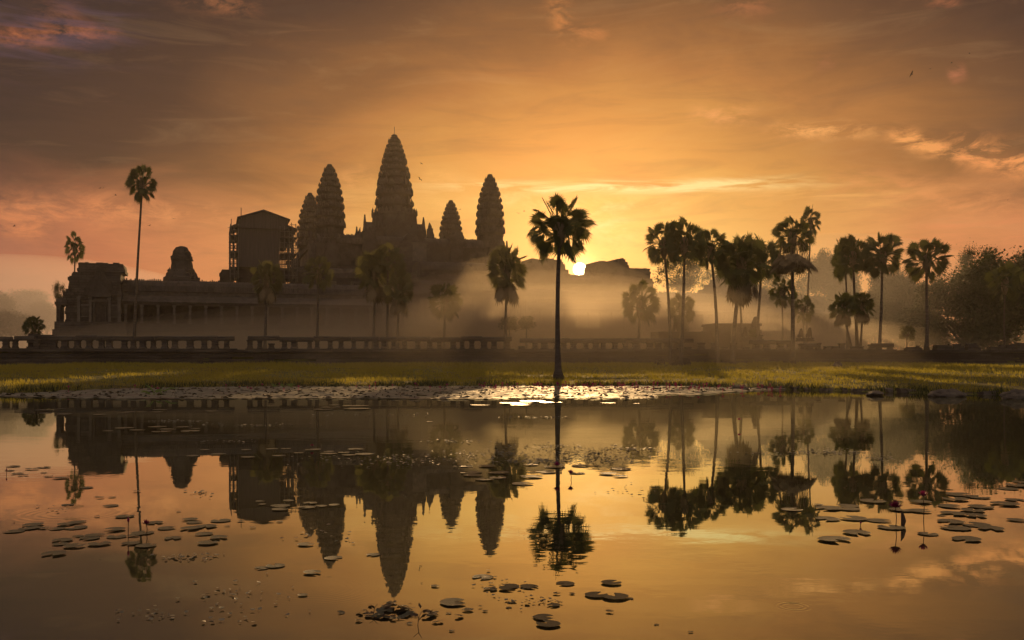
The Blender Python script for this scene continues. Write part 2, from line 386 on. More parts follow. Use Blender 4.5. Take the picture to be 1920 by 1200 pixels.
# ---------------------------------------------------------------- rocks
def rock(name, c, sx, sy, sz, seed, label, cat='rock', group=None, m='rock'):
    bm = bmesh.new(); bmesh.ops.create_icosphere(bm, subdivisions=3, radius=1)
    for v in bm.verts:
        n = noise.noise(v.co * 1.3 + Vector((seed, 0, 0))) * .38 + noise.noise(v.co * 3.5 + Vector((seed, 4, 0))) * .14
        v.co *= 1 + n; v.co.x *= sx; v.co.y *= sy; v.co.z = max(v.co.z, -.3) * sz
    me = bpy.data.meshes.new(name); bm.to_mesh(me); bm.free(); me.materials.append(M[m])
    o = bpy.data.objects.new(name, me); COL.objects.link(o); o.location = c
    return tag(o, label, cat, group)
def on_ground(px, d): x = gx(px, d); return (x, d, ground_z(x, d))
p = on_ground(1570, 112); rock('rock', (p[0], p[1], p[2] + .22), .5, .45, .55, 2, 'dark lone rock standing on the sunny lawn')
p = on_ground(1237, 119); rock('termite_mound', (p[0], p[1], p[2] + .1), .75, .6, .6, 5, 'smaller earthen mound on the lawn below the pair of palms', 'mound', m='soil')
p = on_ground(1277, 117); rock('termite_mound', (p[0], p[1], p[2] + .1), 1.1, .8, .85, 9, 'larger earthen mound at the foot of the second tall palm', 'mound', m='soil')
for px, d, sx, sz, lb in ((1775, 50.6, .9, .35, 'flat boulder on the shoreline below the fan palm'), (1385, 63, .5, .22, 'small grey rock at the start of the stone edging'),
                          (1905, 47.6, .8, .4, 'rounded boulder in the shallows at the dark end of the bank'), (1640, 52, .45, .2, 'low wet rock among the edging stones')):
    rock('rock', (gx(px, d), d, .06), sx, .5, sz, px, lb)

# ---------------------------------------------------------------- temple frame
A = atan(.32); O = Vector((-11, 230, 0)); U = Vector((cos(A), sin(A), 0)); V = Vector((-sin(A), cos(A), 0))
ZG = 3.35
def T(u, v, z=0): return O + U * u + V * v + Vector((0, 0, z))
def u_at(px, v):
    k = (px - 960) / F; b = O + V * v
    return (k * b.y - b.x) / (U.x - k * U.y)
def z_at(px, py, v):
    d = T(u_at(px, v), v).y; return CAMZ - (py - HZ) / F * d
def temple_thing(name, u, v, z, label, cat, group=None): return empty(name, T(u, v, z), A, label, cat, group)

def redent(r, n=1):
    q = [(1, .30), (.88, .30), (.88, .50), (.76, .50), (.76, .64), (.64, .64), (.64, .76), (.50, .76), (.50, .88), (.30, .88)]
    pts = []
    for k in range(4):
        c, s = round(cos(k * pi / 2)), round(sin(k * pi / 2))
        pts += [(r * (x * c - y * s), r * (x * s + y * c)) for x, y in q]
    return pts
def leaf_spike(mb, x, y, z, w, h, jit=0):
    a = atan2(y, x); tx, ty = -sin(a) * w, cos(a) * w; ox, oy = cos(a) * w * .35, sin(a) * w * .35
    ix, iy = -cos(a) * h * .12, -sin(a) * h * .12
    mb.rings([[(x - tx - ox, y - ty - oy, z), (x + tx - ox, y + ty - oy, z), (x + tx + ox, y + ty + oy, z), (x - tx + ox, y - ty + oy, z)],
              [(x - tx * .85 - ox, y - ty * .85 - oy, z + h * .45), (x + tx * .85 - ox, y + ty * .85 - oy, z + h * .45), (x + tx * .85 + ox, y + ty * .85 + oy, z + h * .45), (x - tx * .85 + ox, y - ty * .85 + oy, z + h * .45)],
              [(x - tx * .1 + ix - .02, y - ty * .1 + iy, z + h), (x + tx * .1 + ix - .02, y + ty * .1 + iy, z + h), (x + tx * .1 + ix + .02, y + ty * .1 + iy, z + h), (x - tx * .1 + ix + .02, y - ty * .1 + iy, z + h)]])
def tower_spire(mb, prof, z0, ztop, ntier, seed):
    """prof(dh) gives half width at dh metres below the top"""
    r_ = random.Random(seed); H = ztop - z0; fin = H * .085
    hs = [1.0 * .90 ** k for k in range(ntier)]; tot = sum(hs); z = z0
    for k in range(ntier):
        h = hs[k] / tot * (H - fin); r = prof(ztop - z); r2 = prof(ztop - z - h)
        rb = r * .97; rt = (r * .35 + r2 * .65)
        rings = []
        for f_, rr in ((0, rb * 1.0), (.10, rb * 1.0), (.12, rb * .86), (.52, rt * .85), (.58, rt * .98), (.70, rt * 1.10), (.80, rt * 1.13), (.83, rt * .90), (1.0, rt * .84)):
            off = r_.uniform(-.015, .015) * r
            rings.append([(x * (1 + .05 * noise.noise(Vector((x, y, z + f_) )* .9)) + off, y * (1 + .05 * noise.noise(Vector((y, x, z + f_)) * .9)), z + f_ * h + .10 * noise.noise(Vector((x, y, z)) * .7)) for x, y in redent(rr)])
        mb.rings(rings)
        for x, y in redent(rt * 1.03):
            if r_.random() < .22: continue
            leaf_spike(mb, x * 1.07, y * 1.07, z + h * .76, r * .075 * r_.uniform(1.0, 1.7), h * r_.uniform(.35, .95))
        for q in range(4):
            a = q * pi / 2; leaf_spike(mb, cos(a) * rt * 1.05, sin(a) * rt * 1.05, z + h * .78, r * .20, h * r_.uniform(.55, .75))
            # projecting false window bay on each side of the tier
            c_, s_ = round(cos(a)), round(sin(a)); w_ = r * .21; pr_ = rt * .955
            for (za, zb, ww, oo) in ((.04, .50, w_, pr_), (.50, .60, w_ * 1.25, pr_ * 1.05)):
                pts_ = [(0, -ww), (oo, -ww), (oo, ww), (0, ww)]
                mb.prism([(x * c_ - y * s_, x * s_ + y * c_) for x, y in pts_], z + za * h, z + zb * h)
        z += h
    # lotus bud finial
    r = prof(fin); n = 14; pr = [(0, .80), (.12, 1.05), (.2, .82), (.3, .98), (.42, .74), (.55, .80), (.68, .60), (.85, .62), (1.0, .42)]
    mb.rings([[(cos(2 * pi * i / n) * r * q, sin(2 * pi * i / n) * r * q, z + f_ * fin) for i in range(n)] for f_, q in pr])
def interp(P):
    def f(x):
        if x <= P[0][0]: return P[0][1]
        for (a, ya), (b, yb) in zip(P, P[1:]):
            if x <= b: return ya + (yb - ya) * (x - a) / (b - a)
        return P[-1][1]
    return f
ctr_prof = interp([(0, .9), (1.5, 1.35), (3.3, 2.2), (8.7, 3.5), (12, 4.25), (16, 4.95), (20, 5.5), (23.5, 5.85), (28, 6.0)])
cor_prof = interp([(0, .85), (1.2, 1.05), (2, 1.45), (6, 2.75), (9, 3.4), (11.7, 3.85), (15, 4.1), (18.3, 4.3), (21.5, 4.4), (31, 4.6)])

def door_frame(mb, x, z0, z1, y, w):      # a false door: jambs, lintel, small pediment (facing -y)
    mb.box(x - w, y - .25, z0, x - w * .72, y + .1, z1); mb.box(x + w * .72, y - .25, z0, x + w, y + .1, z1)
    mb.box(x - w * 1.15, y - .35, z1, x + w * 1.15, y + .1, z1 + (z1 - z0) * .12)
def pediment(mb, x, y, z, w, h, dep=.4):  # flame shaped gable, facing -y
    P = [(-1, 0), (-1.05, .16), (-.82, .22), (-.72, .48), (-.46, .60), (-.3, .84), (0, 1.12), (.3, .84), (.46, .60), (.72, .48), (.82, .22), (1.05, .16), (1, 0)]
    mb.rings([[(x + a * w, y, z + b * h) for a, b in P], [(x + a * w, y + dep, z + b * h) for a, b in P]])
def porch(mb, w, d, z0, z1, ang):         # a vaulted porch arm of half width w reaching d from the axis, at quarter turn ang
    c, s = round(cos(ang)), round(sin(ang)); sub = MB()
    sub.box(-w, -d, z0, w, 0, z0 + (z1 - z0) * .55)
    prof = [(-w * 1.12, z0 + (z1 - z0) * .55), (-w * .95, z0 + (z1 - z0) * .78), (-w * .5, z0 + (z1 - z0) * .95), (0, z1), (w * .5, z0 + (z1 - z0) * .95), (w * .95, z0 + (z1 - z0) * .78), (w * 1.12, z0 + (z1 - z0) * .55)]
    sub.rings([[(x, -d - .15, z) for x, z in prof], [(x, 0, z) for x, z in prof]])
    pediment(sub, 0, -d - .5, z0 + (z1 - z0) * .5, w * 1.15, (z1 - z0) * .62, .4)
    door_frame(sub, 0, z0, z0 + (z1 - z0) * .42, -d - .05, w * .55)
    mb.add([(x * c - y * s, x * s + y * c, z) for x, y, z in sub.v], sub.f)

# corner towers of the upper level
def corner_tower():
    e = empty('corner_tower', (0, 0, 0), A)
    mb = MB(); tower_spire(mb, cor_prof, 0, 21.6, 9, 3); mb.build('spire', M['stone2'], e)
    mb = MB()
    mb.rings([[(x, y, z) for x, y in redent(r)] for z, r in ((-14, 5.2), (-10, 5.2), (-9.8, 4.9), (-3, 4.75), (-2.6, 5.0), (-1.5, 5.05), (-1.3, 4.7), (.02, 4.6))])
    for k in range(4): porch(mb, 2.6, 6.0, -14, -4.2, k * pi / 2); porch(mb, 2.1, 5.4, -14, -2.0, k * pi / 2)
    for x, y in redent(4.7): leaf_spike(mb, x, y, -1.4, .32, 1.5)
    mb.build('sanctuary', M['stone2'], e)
    return e
ct0 = corner_tower()
for i, (su, sv, lb) in enumerate(((-1, -1, 'tall stepped stone tower with its tip beside the shortest pair member'), (1, -1, ''), (-1, 1, ''), (1, 1, ''))):
    o = ct0 if i == 0 else copy_tree(ct0)
    o.location = T(su * 26 + (0 if i else .8), 94.5 + sv * 26, 61.8 - 21.6)
    o['category'] = 'tower'; o['group'] = 'corner towers round the central tower'
    o['label'] = ['taller of the two overlapping stone towers beside the roofed shelter', 'lone stepped stone tower between the central tower and the sunlit palm',
                  'shorter, farther tower overlapping behind the one beside the roofed shelter', 'smallest stepped tower peeking over the gallery just past the central tower'][i]
# central tower
e = temple_thing('central_tower', -.3, 94.5, 0, 'tallest central stone tower with a thin rod on its tip', 'tower')
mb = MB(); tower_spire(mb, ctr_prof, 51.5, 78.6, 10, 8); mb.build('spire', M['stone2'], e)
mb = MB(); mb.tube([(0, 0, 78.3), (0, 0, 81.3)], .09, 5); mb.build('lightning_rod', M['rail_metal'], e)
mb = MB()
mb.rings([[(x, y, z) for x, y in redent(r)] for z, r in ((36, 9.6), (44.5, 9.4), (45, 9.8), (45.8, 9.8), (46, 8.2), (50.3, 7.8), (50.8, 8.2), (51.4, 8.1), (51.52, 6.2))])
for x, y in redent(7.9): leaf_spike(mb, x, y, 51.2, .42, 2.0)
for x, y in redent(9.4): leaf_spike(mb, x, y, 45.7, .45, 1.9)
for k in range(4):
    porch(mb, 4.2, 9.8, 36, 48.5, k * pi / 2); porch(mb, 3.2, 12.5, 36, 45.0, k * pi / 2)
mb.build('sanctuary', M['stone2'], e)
mb = MB()
for k in range(4):
    for s in (-1, 1):
        c, s2 = round(cos(k * pi / 2)), round(sin(k * pi / 2)); x, y = s * 4.4, -12.6
        X, Y = x * c - y * s2, x * s2 + y * c
        mb.box(X - .8, Y - .8, 40, X + .8, Y + .8, 43.2); leaf_spike(mb, X, Y, 43.1, .7, 3.0)
mb.build('turret', M['stone2'], e)

# galleries -------------------------------------------------
def vault(mb, u0, u1, v0, v1, z0, z1, crest=True, seed=1):
    """long corbel vault along u with a curved section, ribs at random tile joints and ridge crest"""
    n = 8; prof = []
    for i in range(n + 1):
        a = pi * i / n; prof.append((v0 + (v1 - v0) * (.5 - .5 * cos(a)), z0 + (z1 - z0) * (sin(a) ** .72 if 0 < i < n else 0)))
    seg = max(1, int((u1 - u0) / 2.2)); rings = []
    r_ = random.Random(seed)
    for k in range(seg + 1):
        x = u0 + (u1 - u0) * k / seg; j = r_.uniform(-.06, .06)
        rings.append([(x, v, z + j * (i > 0) * (i < n)) for i, (v, z) in enumerate(prof)])
    nn = len(prof); vs = [p for r in rings for p in r]; fs = []
    for k in range(seg):
        for i in range(nn - 1): a = k * nn + i; fs.append((a, a + nn, a + nn + 1, a + 1))
        fs.append((k * nn + nn - 1, (k + 1) * nn + nn - 1, (k + 1) * nn, k * nn))
    fs.append(tuple(range(nn))); fs.append(tuple(seg * nn + i for i in range(nn - 1, -1, -1)))
    mb.add(vs, fs)
    x = u0 + .1
    if crest:
        while x < u1 - .3:
            if r_.random() < .72: mb.box(x, (v0 + v1) / 2 - .1, z1 - .1, x + .28, (v0 + v1) / 2 + .1, z1 + r_.uniform(.15, .42))
            x += .45
    # rib tiles
    x = u0 + .3
    while x < u1:
        for i in range(1, nn - 1):
            (va, za), (vb, zb) = prof[i - 1], prof[i]
            if i > nn // 2: break
            mb.add([(x, va - .02, za + .02), (x + .14, va - .02, za + .02), (x + .14, vb - .02, zb + .05), (x, vb - .02, zb + .05), (x + .07, (va + vb) / 2 - .1, (za + zb) / 2 + .14)], [(0, 1, 4), (1, 2, 4), (2, 3, 4), (3, 0, 4)])
        x += .95
def base_steps(mb, u0, u1, v0, v1, z0, z1, n=6, out=1.6, seed=2):
    r_ = random.Random(seed); h = (z1 - z0) / n
    for k in range(n):
        o = out * (1 - k / n) + (.18 if k % 2 else 0)
        mb.box(u0 - o, v0 - o, z0 + k * h, u1 + o, v1, z0 + (k + 1) * h + .003)
def gallery(name, u0, u1, v, zf, label, cols=True, ztop=20.0, seed=1, gaps=()):
    e = temple_thing(name, u0, v, 0, label, 'gallery', 'outer galleries of the temple'); L = u1 - u0; s = (ztop - zf) / 10.0
    mb = MB(); base_steps(mb, 0, L, 0, 9, ZG, zf, 7, 1.9); mb.build('plinth', M['stone'], e)
    mb = MB(); mb.box(0, 3.9, zf, L, 4.5, zf + 7 * s); mb.box(0, 8.6, zf, L, 9.2, zf + 6.6 * s)
    r_ = random.Random(seed); mb.build('inner_wall', M['stone2'], e)
    mb = MB()
    z0, z1 = zf + 4.5 * s, zf + 6.3 * s
    n = int(L / 2.2)
    vs = []; fs = []
    for k in range(n + 1):
        x = L * k / n; j = r_.uniform(-.05, .05)
        vs += [(x, -.7, z0), (x, -.75, z0 + .28), (x, .9, z0 + 1.15 + j), (x, 2.4, z1 - .1 + j), (x, 3.3, z1 + .1), (x, 3.3, z0)]
    for k in range(n):
        for i in range(5): a = k * 6 + i; fs.append((a, a + 6, a + 7, a + 1))
        fs.append((k * 6 + 5, k * 6 + 11, k * 6 + 6, k * 6))
    fs += [(0, 1, 2, 3, 4, 5), tuple(n * 6 + i for i in (5, 4, 3, 2, 1, 0))]
    mb.add(vs, fs); mb.build('lower_roof', M['roof'], e)
    mb = MB(); mb.box(-.05, 3.25, z1 - .4, L + .05, 3.88, zf + 7.25 * s)
    x = .4
    while x < L - .5:
        if r_.random() < .85: mb.box(x, 3.12, z1 + .12, x + r_.uniform(.3, .5), 3.26, zf + 7.1 * s)
        x += r_.uniform(.6, .95)
    mb.build('frieze', M['pillar'], e)
    mb = MB(); vault(mb, -.15, L + .15, 2.7, 9.4, zf + 7.28 * s, ztop, True, seed); mb.build('roof', M['roof'], e)
    mb = MB(); mb.box(0, -.42, zf + 4.12 * s, L, .3, z0 + .05); mb.build('architrave', M['stone'], e)
    if cols:
        nc = min(96, int(L / 3.15)); cm = MB()
        for (z_, w) in ((0, .36), (.35, .36), (.36, .27), (3.6 * s, .25), (3.62 * s, .36), (4.13 * s, .40)): cm.v += [(-w, -w, z_), (w, -w, z_), (w, w, z_), (-w, w, z_)]
        for k in range(5): cm.f += [(k * 4 + i, k * 4 + (i + 1) % 4, k * 4 + 4 + (i + 1) % 4, k * 4 + 4 + i) for i in range(4)]
        cm.f += [(3, 2, 1, 0), (20, 21, 22, 23)]; cm.m = [0] * len(cm.f)
        c0 = cm.build('column', M['pillar'], e, loc=(.8, 0, zf))
        for k in range(1, nc):
            c = c0.copy(); COL.objects.link(c); c.location = (.8 + (L - 1.6) * k / (nc - 1), 0, zf + r_.uniform(-.01, .01)); c.parent = e
    return e
ZF = 10.0
uL = u_at(228, 0); uR = u_at(1560, 0)
gallery('gallery', uL, u_at(752, 0), 0, ZF, 'long colonnaded gallery behind the tall thin palm, roof running unbroken', seed=4)
gallery('gallery', u_at(985, 0), uR, 0, ZF, 'hazier colonnaded gallery behind the row of palms beyond the sun', seed=11)

def ruin_block(mb, u0, u1, v0, v1, z0, z1, seed, step=.9, rough=1.2):
    """stacked masonry courses with an uneven top and toothed sides"""
    r_ = random.Random(seed); z = z0; k = 0
    while z < z1 - .01:
        h = min(r_.uniform(.55, .95) * step, z1 - z); o = (.18 if k % 3 == 0 else 0) + r_.uniform(-.08, .08)
        mb.box(u0 - o - r_.uniform(0, .12), v0 - o, z, u1 + o + r_.uniform(0, .12), v1 + o, z + h + .004); z += h; k += 1
    u = u0
    while u < u1:
        w = r_.uniform(.7, 1.8)
        if r_.random() < .72: mb.box(u, v0 + r_.uniform(0, .6), z1, min(u1, u + w), v1 - .2, z1 + r_.uniform(.12, .55) * rough, j=.04)
        u += w
def window_bars(mb, x0, x1, z0, z1, y):
    n = 7
    for k in range(n): x = x0 + (x1 - x0) * (k + .5) / n; mb.tube([(x, y, z0), (x, y, z1)], (x1 - x0) / n * .28, 6)

# ---- corner pavilion at the left end
def corner_pavilion():
    v = -2.0; u0, u1 = u_at(145, v), u_at(226, v); zz = lambda py, px=150: z_at(px, py, v)
    e = temple_thing('corner_pavilion', u0, v, 0, 'dark stone corner pavilion with an open porch, ending the gallery under the small palm', 'pavilion')
    W = u1 - u0; dep = 12
    mb = MB(); base_steps(mb, u_at(106, v) - u0, W + .6, 0, dep, ZG, ZF + .1, 8, 1.5); mb.build('plinth', M['stone'], e)
    mb = MB(); zt = zz(492)
    a = u_at(134, v) - u0; b = u_at(121, v) - u0
    ruin_block(mb, 0, W, .6, dep - 1, ZF, zz(545), 3, rough=0)
    ruin_block(mb, .35, W - .2, 1.2, dep - 1.6, zz(545), zz(508), 4, rough=0)
    ruin_block(mb, .15, W + .35, 1.0, dep - 1.4, zz(508), zt, 5, rough=.5)
    ruin_block(mb, a, .4, 1.6, dep - 2, ZF, zz(511), 6, rough=.5)
    ruin_block(mb, b, a + .1, 2.0, dep - 2.4, ZF, zz(541), 7, rough=.6)
    ruin_block(mb, a - .7, a + .1, 1.8, dep - 2.2, zz(541), zz(516), 9, rough=.3)
    mb.build('wall', M['stone'], e)
    mb = MB()
    c = W * .52; pediment(mb, c, .1, zz(548), 3.1, 5.2, .5); pediment(mb, c, -.5, zz(556), 2.3, 3.6, .5)
    mb.box(c - 3.4, -.35, zz(553), c + 3.4, .6, zz(548)); mb.build('pediment', M['stone2'], e)
    mb = MB(); door_frame(mb, c, ZF, zz(566), -.05, 1.35); mb.box(c - .95, .35, ZF, c + .95, .62, zz(568)); mb.build('door', M['stone2'], e)
    for sx in (c - 3.0, c + 3.1):
        mb = MB(); mb.box(sx - .85, .38, ZF + 1.1, sx + .85, .55, ZF + 1.35); mb.box(sx - .85, .38, zz(573), sx + .85, .55, zz(570)); window_bars(mb, sx - .75, sx + .75, ZF + 1.3, zz(573), .42)
        mb.build('window', M['pillar'], e)
    for sx in (.25, c - 1.9, c + 1.9, W - .3):
        mb = MB(); mb.box(sx - .3, -.1, ZF, sx + .3, .45, zz(556)); mb.box(sx - .42, -.2, zz(560), sx + .42, .5, zz(556) + .01); mb.build('pilaster', M['pillar'], e)
    # open porch
    p0 = u_at(103, v) - u0
    mb = MB(); ruin_block(mb, p0, b + .2, 1.6, dep - 3, zz(571), zz(562), 12, rough=.9); ruin_block(mb, p0 + 1.2, b + .3, 2.2, dep - 3.4, zz(562), zz(548), 13, rough=.9); mb.build('porch_roof', M['stone'], e)
    for (dx, dy) in ((p0 + .45, 2.0), (p0 + .45, 6.4)):
        mb = MB(); mb.box(dx - .42, dy - .4, ZF + .1, dx + .42, dy + .4, zz(571)); mb.box(dx - .55, dy - .5, zz(574), dx + .55, dy + .5, zz(571) + .01); mb.build('porch_pillar', M['stone'], e)
corner_pavilion()

# ---- stub tower
def stub_tower():
    v = 24; px = 341; u = u_at(px, v); W = lambda w: w * T(u, v).y / F / 2.12; z = lambda py: z_at(px, py, v)
    e = temple_thing('ruined_tower', u, v, 0, 'squat ruined tower stump with a rounded top, standing alone above the gallery roof', 'tower')
    mb = MB()
    prof = [(462, 10), (464, 22), (469, 28), (474, 33), (476, 36), (480, 37), (481, 41), (487, 41), (489, 38), (494, 40), (500, 40), (506, 42), (508, 50), (512, 54), (513, 58), (519, 60), (521, 68), (530, 70), (640, 70)]
    r_ = random.Random(6)
    mb.rings([[(x + r_.uniform(-.12, .12), y, z(py) + r_.uniform(-.05, .05)) for x, y in redent(W(w))] for py, w in reversed(prof)])
    for py, w in ((476, 34), (489, 40), (510, 52), (523, 66)):
        for x, y in redent(W(w)):
            if r_.random() < .7: leaf_spike(mb, x, y, z(py), .3, r_.uniform(.5, 1.1))
    mb.build('spire', M['stone2'], e)
stub_tower()

# ---- scaffolded shelter
def shelter():
    v = 35; u = u_at(491, v); D = T(u, v).y; e = temple_thing('scaffold_shelter', u, v, 0, 'big gable roofed shelter wrapped in scaffolding between stump and towers', 'shelter')
    X = lambda px: (px - 491) * D / F * 1.0; Z = lambda py: CAMZ - (py - HZ) / F * D; dep = 8
    z0 = Z(524)
    mb = MB(); P = [(447, 524), (447, 415), (491, 403), (536, 415), (536, 524)]
    poly = [(X(a) * .97, Z(b) - .3) for a, b in P]
    # closed sheeting round the upper tower
    P2 = [(X(449), Z(436)), (X(449), Z(418)), (X(491), Z(405)), (X(534), Z(418)), (X(534), Z(436))]
    mb.rings([[(x, -dep, z) for x, z in P2], [(x, dep, z) for x, z in P2]]); mb.build('gable_wall', M['sheeting'], e)
    mb = MB(); t_ = .35
    for s in (0, 1):
        xa, za, xb, zb = (X(445), Z(417.5), X(491), Z(402)) if s == 0 else (X(491), Z(402), X(538), Z(417.5))
        mb.rings([[(xa, y, za), (xb, y, zb), (xb, y, zb - t_), (xa, y, za - t_)] for y in (-dep - .8, dep + .8)])
    mb.build('roof', M['sheeting'], e)
    for s, (xa, xb) in enumerate(((432.5, 450), (533, 551.5))):
        za, zb = (434, 427) if s == 0 else (427, 434)
        mb = MB(); mb.rings([[(X(xa), y, Z(za)), (X(xb), y, Z(zb)), (X(xb), y, Z(zb) - .3), (X(xa), y, Z(za) - .3)] for y in (-dep, dep)]); mb.build('side_roof', M['sheeting'], e)
    mb = MB()   # the tower body hidden inside
    mb.rings([[(x, y * .95, z) for x, y in redent(r)] for z, r in ((2, X(533) * 1.05), (Z(505), X(533) * 1.05), (Z(500), X(524)), (Z(470), X(521)), (Z(455), X(536)), (Z(437), X(536)))]); mb.build('wrapped_tower', M['stone2'], e)
    mb = MB(); mb.box(X(448), -dep * .9, Z(506), X(519), dep * .9, Z(435)); mb.box(X(519.1), -dep * .7, Z(466), X(535), dep * .7, Z(435)); mb.box(X(433), -dep * .5, Z(524), X(551), dep * .9, Z(510)); mb.build('hanging_sheet', M['sheeting'], e)
    mb = MB(); r_ = random.Random(2)
    for y in (-dep, -dep * .33, dep * .33, dep):
        for px in (433.5, 440, 447, 520, 528, 536, 543, 550.5):
            mb.bar((X(px), y, z0 - 1), (X(px), y, Z(430)), .11)
        for py in range(440, 524, 10):
            mb.bar((X(432), y, Z(py)), (X(449), y, Z(py)), .08); mb.bar((X(519), y, Z(py)), (X(552), y, Z(py)), .08)
    for a, b in ((433, 447), (536, 550)):
        for py in range(440, 520, 20): mb.bar((X(a), -dep - .1, Z(py)), (X(b), -dep - .1, Z(py + 20)), .08)
    for px, t0, t1 in ((435, 434, 421), (452, 420, 400), (541, 432, 423), (548, 434, 425), (551, 520, 428)): mb.bar((X(px), -dep, Z(t0)), (X(px), -dep, Z(t1)), .09)
    mb.bar((X(538), -dep, Z(427)), (X(550), -dep, Z(427)), .07); mb.bar((X(429), -dep, Z(437)), (X(437), -dep, Z(437)), .07)
    mb.build('scaffold_frame', M['rail_metal'], e)
    mb = MB()
    for a, b in ((434, 446), (537, 550)):
        for py in (443, 455, 470, 486, 503):
            if r_.random() < .8: mb.box(X(a), dep * .4, Z(py + r_.uniform(3, 7)), X(b), dep * .4 + .05, Z(py))
    for a, b in ((433, 448), (520, 551)):
        for py in (450, 480, 507): mb.box(X(a), -dep, Z(py) - .12, X(b), dep, Z(py))
    mb.build('plank_deck', M['netting'], e)
shelter()

# ---- second enclosure and upper terrace
def wall_gallery(name, u0, u1, v, zb, zt, label, seed, windows=True, roof_h=3.0, vd=7, group='inner galleries of the temple', wstep=6.5):
    e = temple_thing(name, u0, v, 0, label, 'gallery', group); L = u1 - u0
    mb = MB(); z = zb; r_ = random.Random(seed)
    mb.box(0, 0, zb, L, vd, zt - roof_h)
    n = max(2, int((zt - roof_h - zb) / 1.5))
    for k in range(n): zz = zb + (zt - roof_h - zb) * (k + .2) / n; mb.box(-.1, -.22 - .1 * (k % 2), zz, L + .1, 0, zz + .45)
    mb.build('wall', M['stone'], e)
    mb = MB(); vault(mb, -.3, L + .3, -.5, vd + .5, zt - roof_h, zt, True, seed); mb.build('roof', M['roof'], e)
    if windows:
        x = wstep * .6
        while x < L - wstep * .5:
            h0, h1 = zt - roof_h - 4.2, zt - roof_h - 1.2
            mb = MB(); mb.box(x - 1.3, -.55, h0 - .35, x + 1.3, -.32, h0); mb.box(x - 1.3, -.55, h1, x + 1.3, -.32, h1 + .35)
            mb.box(x - 1.3, -.55, h0, x - 1.0, -.32, h1); mb.box(x + 1.0, -.55, h0, x + 1.3, -.32, h1); window_bars(mb, x - 1, x + 1, h0, h1, -.42)
            mb.build('window', M['pillar'], e); x += wstep
    return e
z2 = 27.2
wall_gallery('inner_gallery', u_at(548, 36), u_at(1126, 36), 36, ZG, z2, 'long inner gallery wall below the towers, its flat roof carrying the sun', 5)
# third enclosure: steep stepped base and gallery on top
e = temple_thing('temple_mountain', -.3, 94.5, 0, 'steep stepped stone base and gallery joining the five towers', 'temple')
mb = MB()
for k, (h0, h1, o) in enumerate(((ZG, 14, 4.0), (14, 22, 2.6), (22, 30.0, 1.2))): 
    mb.box(-31 - o, -31 - o, h0, 31 + o, 31 + o, h1); mb.box(-31.4 - o, -31.4 - o, h1 - 1.2, 31.4 + o, 31.4 + o, h1 - .4)
mb.build('stepped_base', M['stone'], e)
mb = MB(); mb.box(-29.5, -29.5, 30, 29.5, 29.5, 37.3)
x = -27
while x < 28:
    mb.box(x, -29.8, 31, x + .4, -29.5, 36.6); x += 2.4
mb.build('wall', M['stone2'], e)
mb = MB(); vault(mb, -29, 29, -30.2, -24, 37.3, 40.2, True, 5); 
sub = MB(); vault(sub, -29, 29, -30.2, -24, 37.3, 40.2, True, 6); mb.add([(x, -y, z) for x, y, z in sub.v], sub.f)
sub = MB(); vault(sub, -24, 24, -30.2, -24, 37.3, 40.0, True, 7); mb.add([(y, x, z) for x, y, z in sub.v], sub.f); mb.add([(-y, x, z) for x, y, z in sub.v], sub.f)
mb.build('roof', M['roof'], e)
mb = MB(); porch(mb, 3.6, 33.2, 30, 41.5, 0); porch(mb, 2.6, 35.0, 30, 38.5, 0)
for u in (-13.5, 14): mb.box(u - 2, -31, 30, u + 2, -25, 41.2); pediment(mb, u, -31.2, 37.5, 2.4, 4.6, .6)
mb.build('gate_porch', M['stone2'], e)
for su in (-9, 0, 9):
    mb = MB()
    for k in range(14): mb.box(su - 2.2, -37.5 + k * .48, ZG + k * 1.9, su + 2.2, -30, ZG + (k + 1) * 1.9)
    mb.build('staircase', M['stone'], e)
# small spiky finials showing on the right of the roof line
mb = MB()
for px, py, w in ((868, 438, .7), (874, 446, .5), (806, 417, .8)):
    v = 68 - 94.5; u = u_at(px, 68) + .3; z = z_at(px, py, 68); mb.box(u - w, v - 1, 38, u + w, v + 1, z - 2); leaf_spike(mb, u, v, z - 2.1, w * .8, 2.1)
mb.build('roof_finial', M['stone2'], e)

# ruined corner towers of the second enclosure
def block_tower(name, blocks, v, dep, label, seed, zb=ZG, extra=(), cat='tower'):
    u0 = u_at(blocks[0][0], v); e = temple_thing(name, u0, v, 0, label, cat); mb = MB()
    for k, (xa, xb, yb, yt) in enumerate(blocks):
        a, b = u_at(xa, v) - u0, u_at(xb, v) - u0; pxm = (xa + xb) / 2
        ins = .25 * k
        ruin_block(mb, a, b, ins, dep - ins, zb if yb is None else z_at(pxm, yb, v), z_at(pxm, yt, v), seed + k, rough=1.0 if k == len(blocks) - 1 or yb is None else .3)
    mb.build('masonry', M['stone2'], e)
    return e, u0
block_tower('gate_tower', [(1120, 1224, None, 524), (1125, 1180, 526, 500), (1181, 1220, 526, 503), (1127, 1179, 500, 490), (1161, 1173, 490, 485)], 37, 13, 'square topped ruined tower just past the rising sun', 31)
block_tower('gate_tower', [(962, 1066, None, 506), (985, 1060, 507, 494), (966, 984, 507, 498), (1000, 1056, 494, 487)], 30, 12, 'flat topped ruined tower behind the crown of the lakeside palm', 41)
block_tower('stone_turret', [(413, 434, None, 512), (416, 434, 514, 507)], 37, 6, 'low broken wall piece at the foot of the roofed shelter', 51, cat='ruin')
e = temple_thing('roof_spirelet', u_at(1105, 38), 38, 0, 'tiny pointed finial on the roof right beside the sun', 'finial')
mb = MB(); w = .9
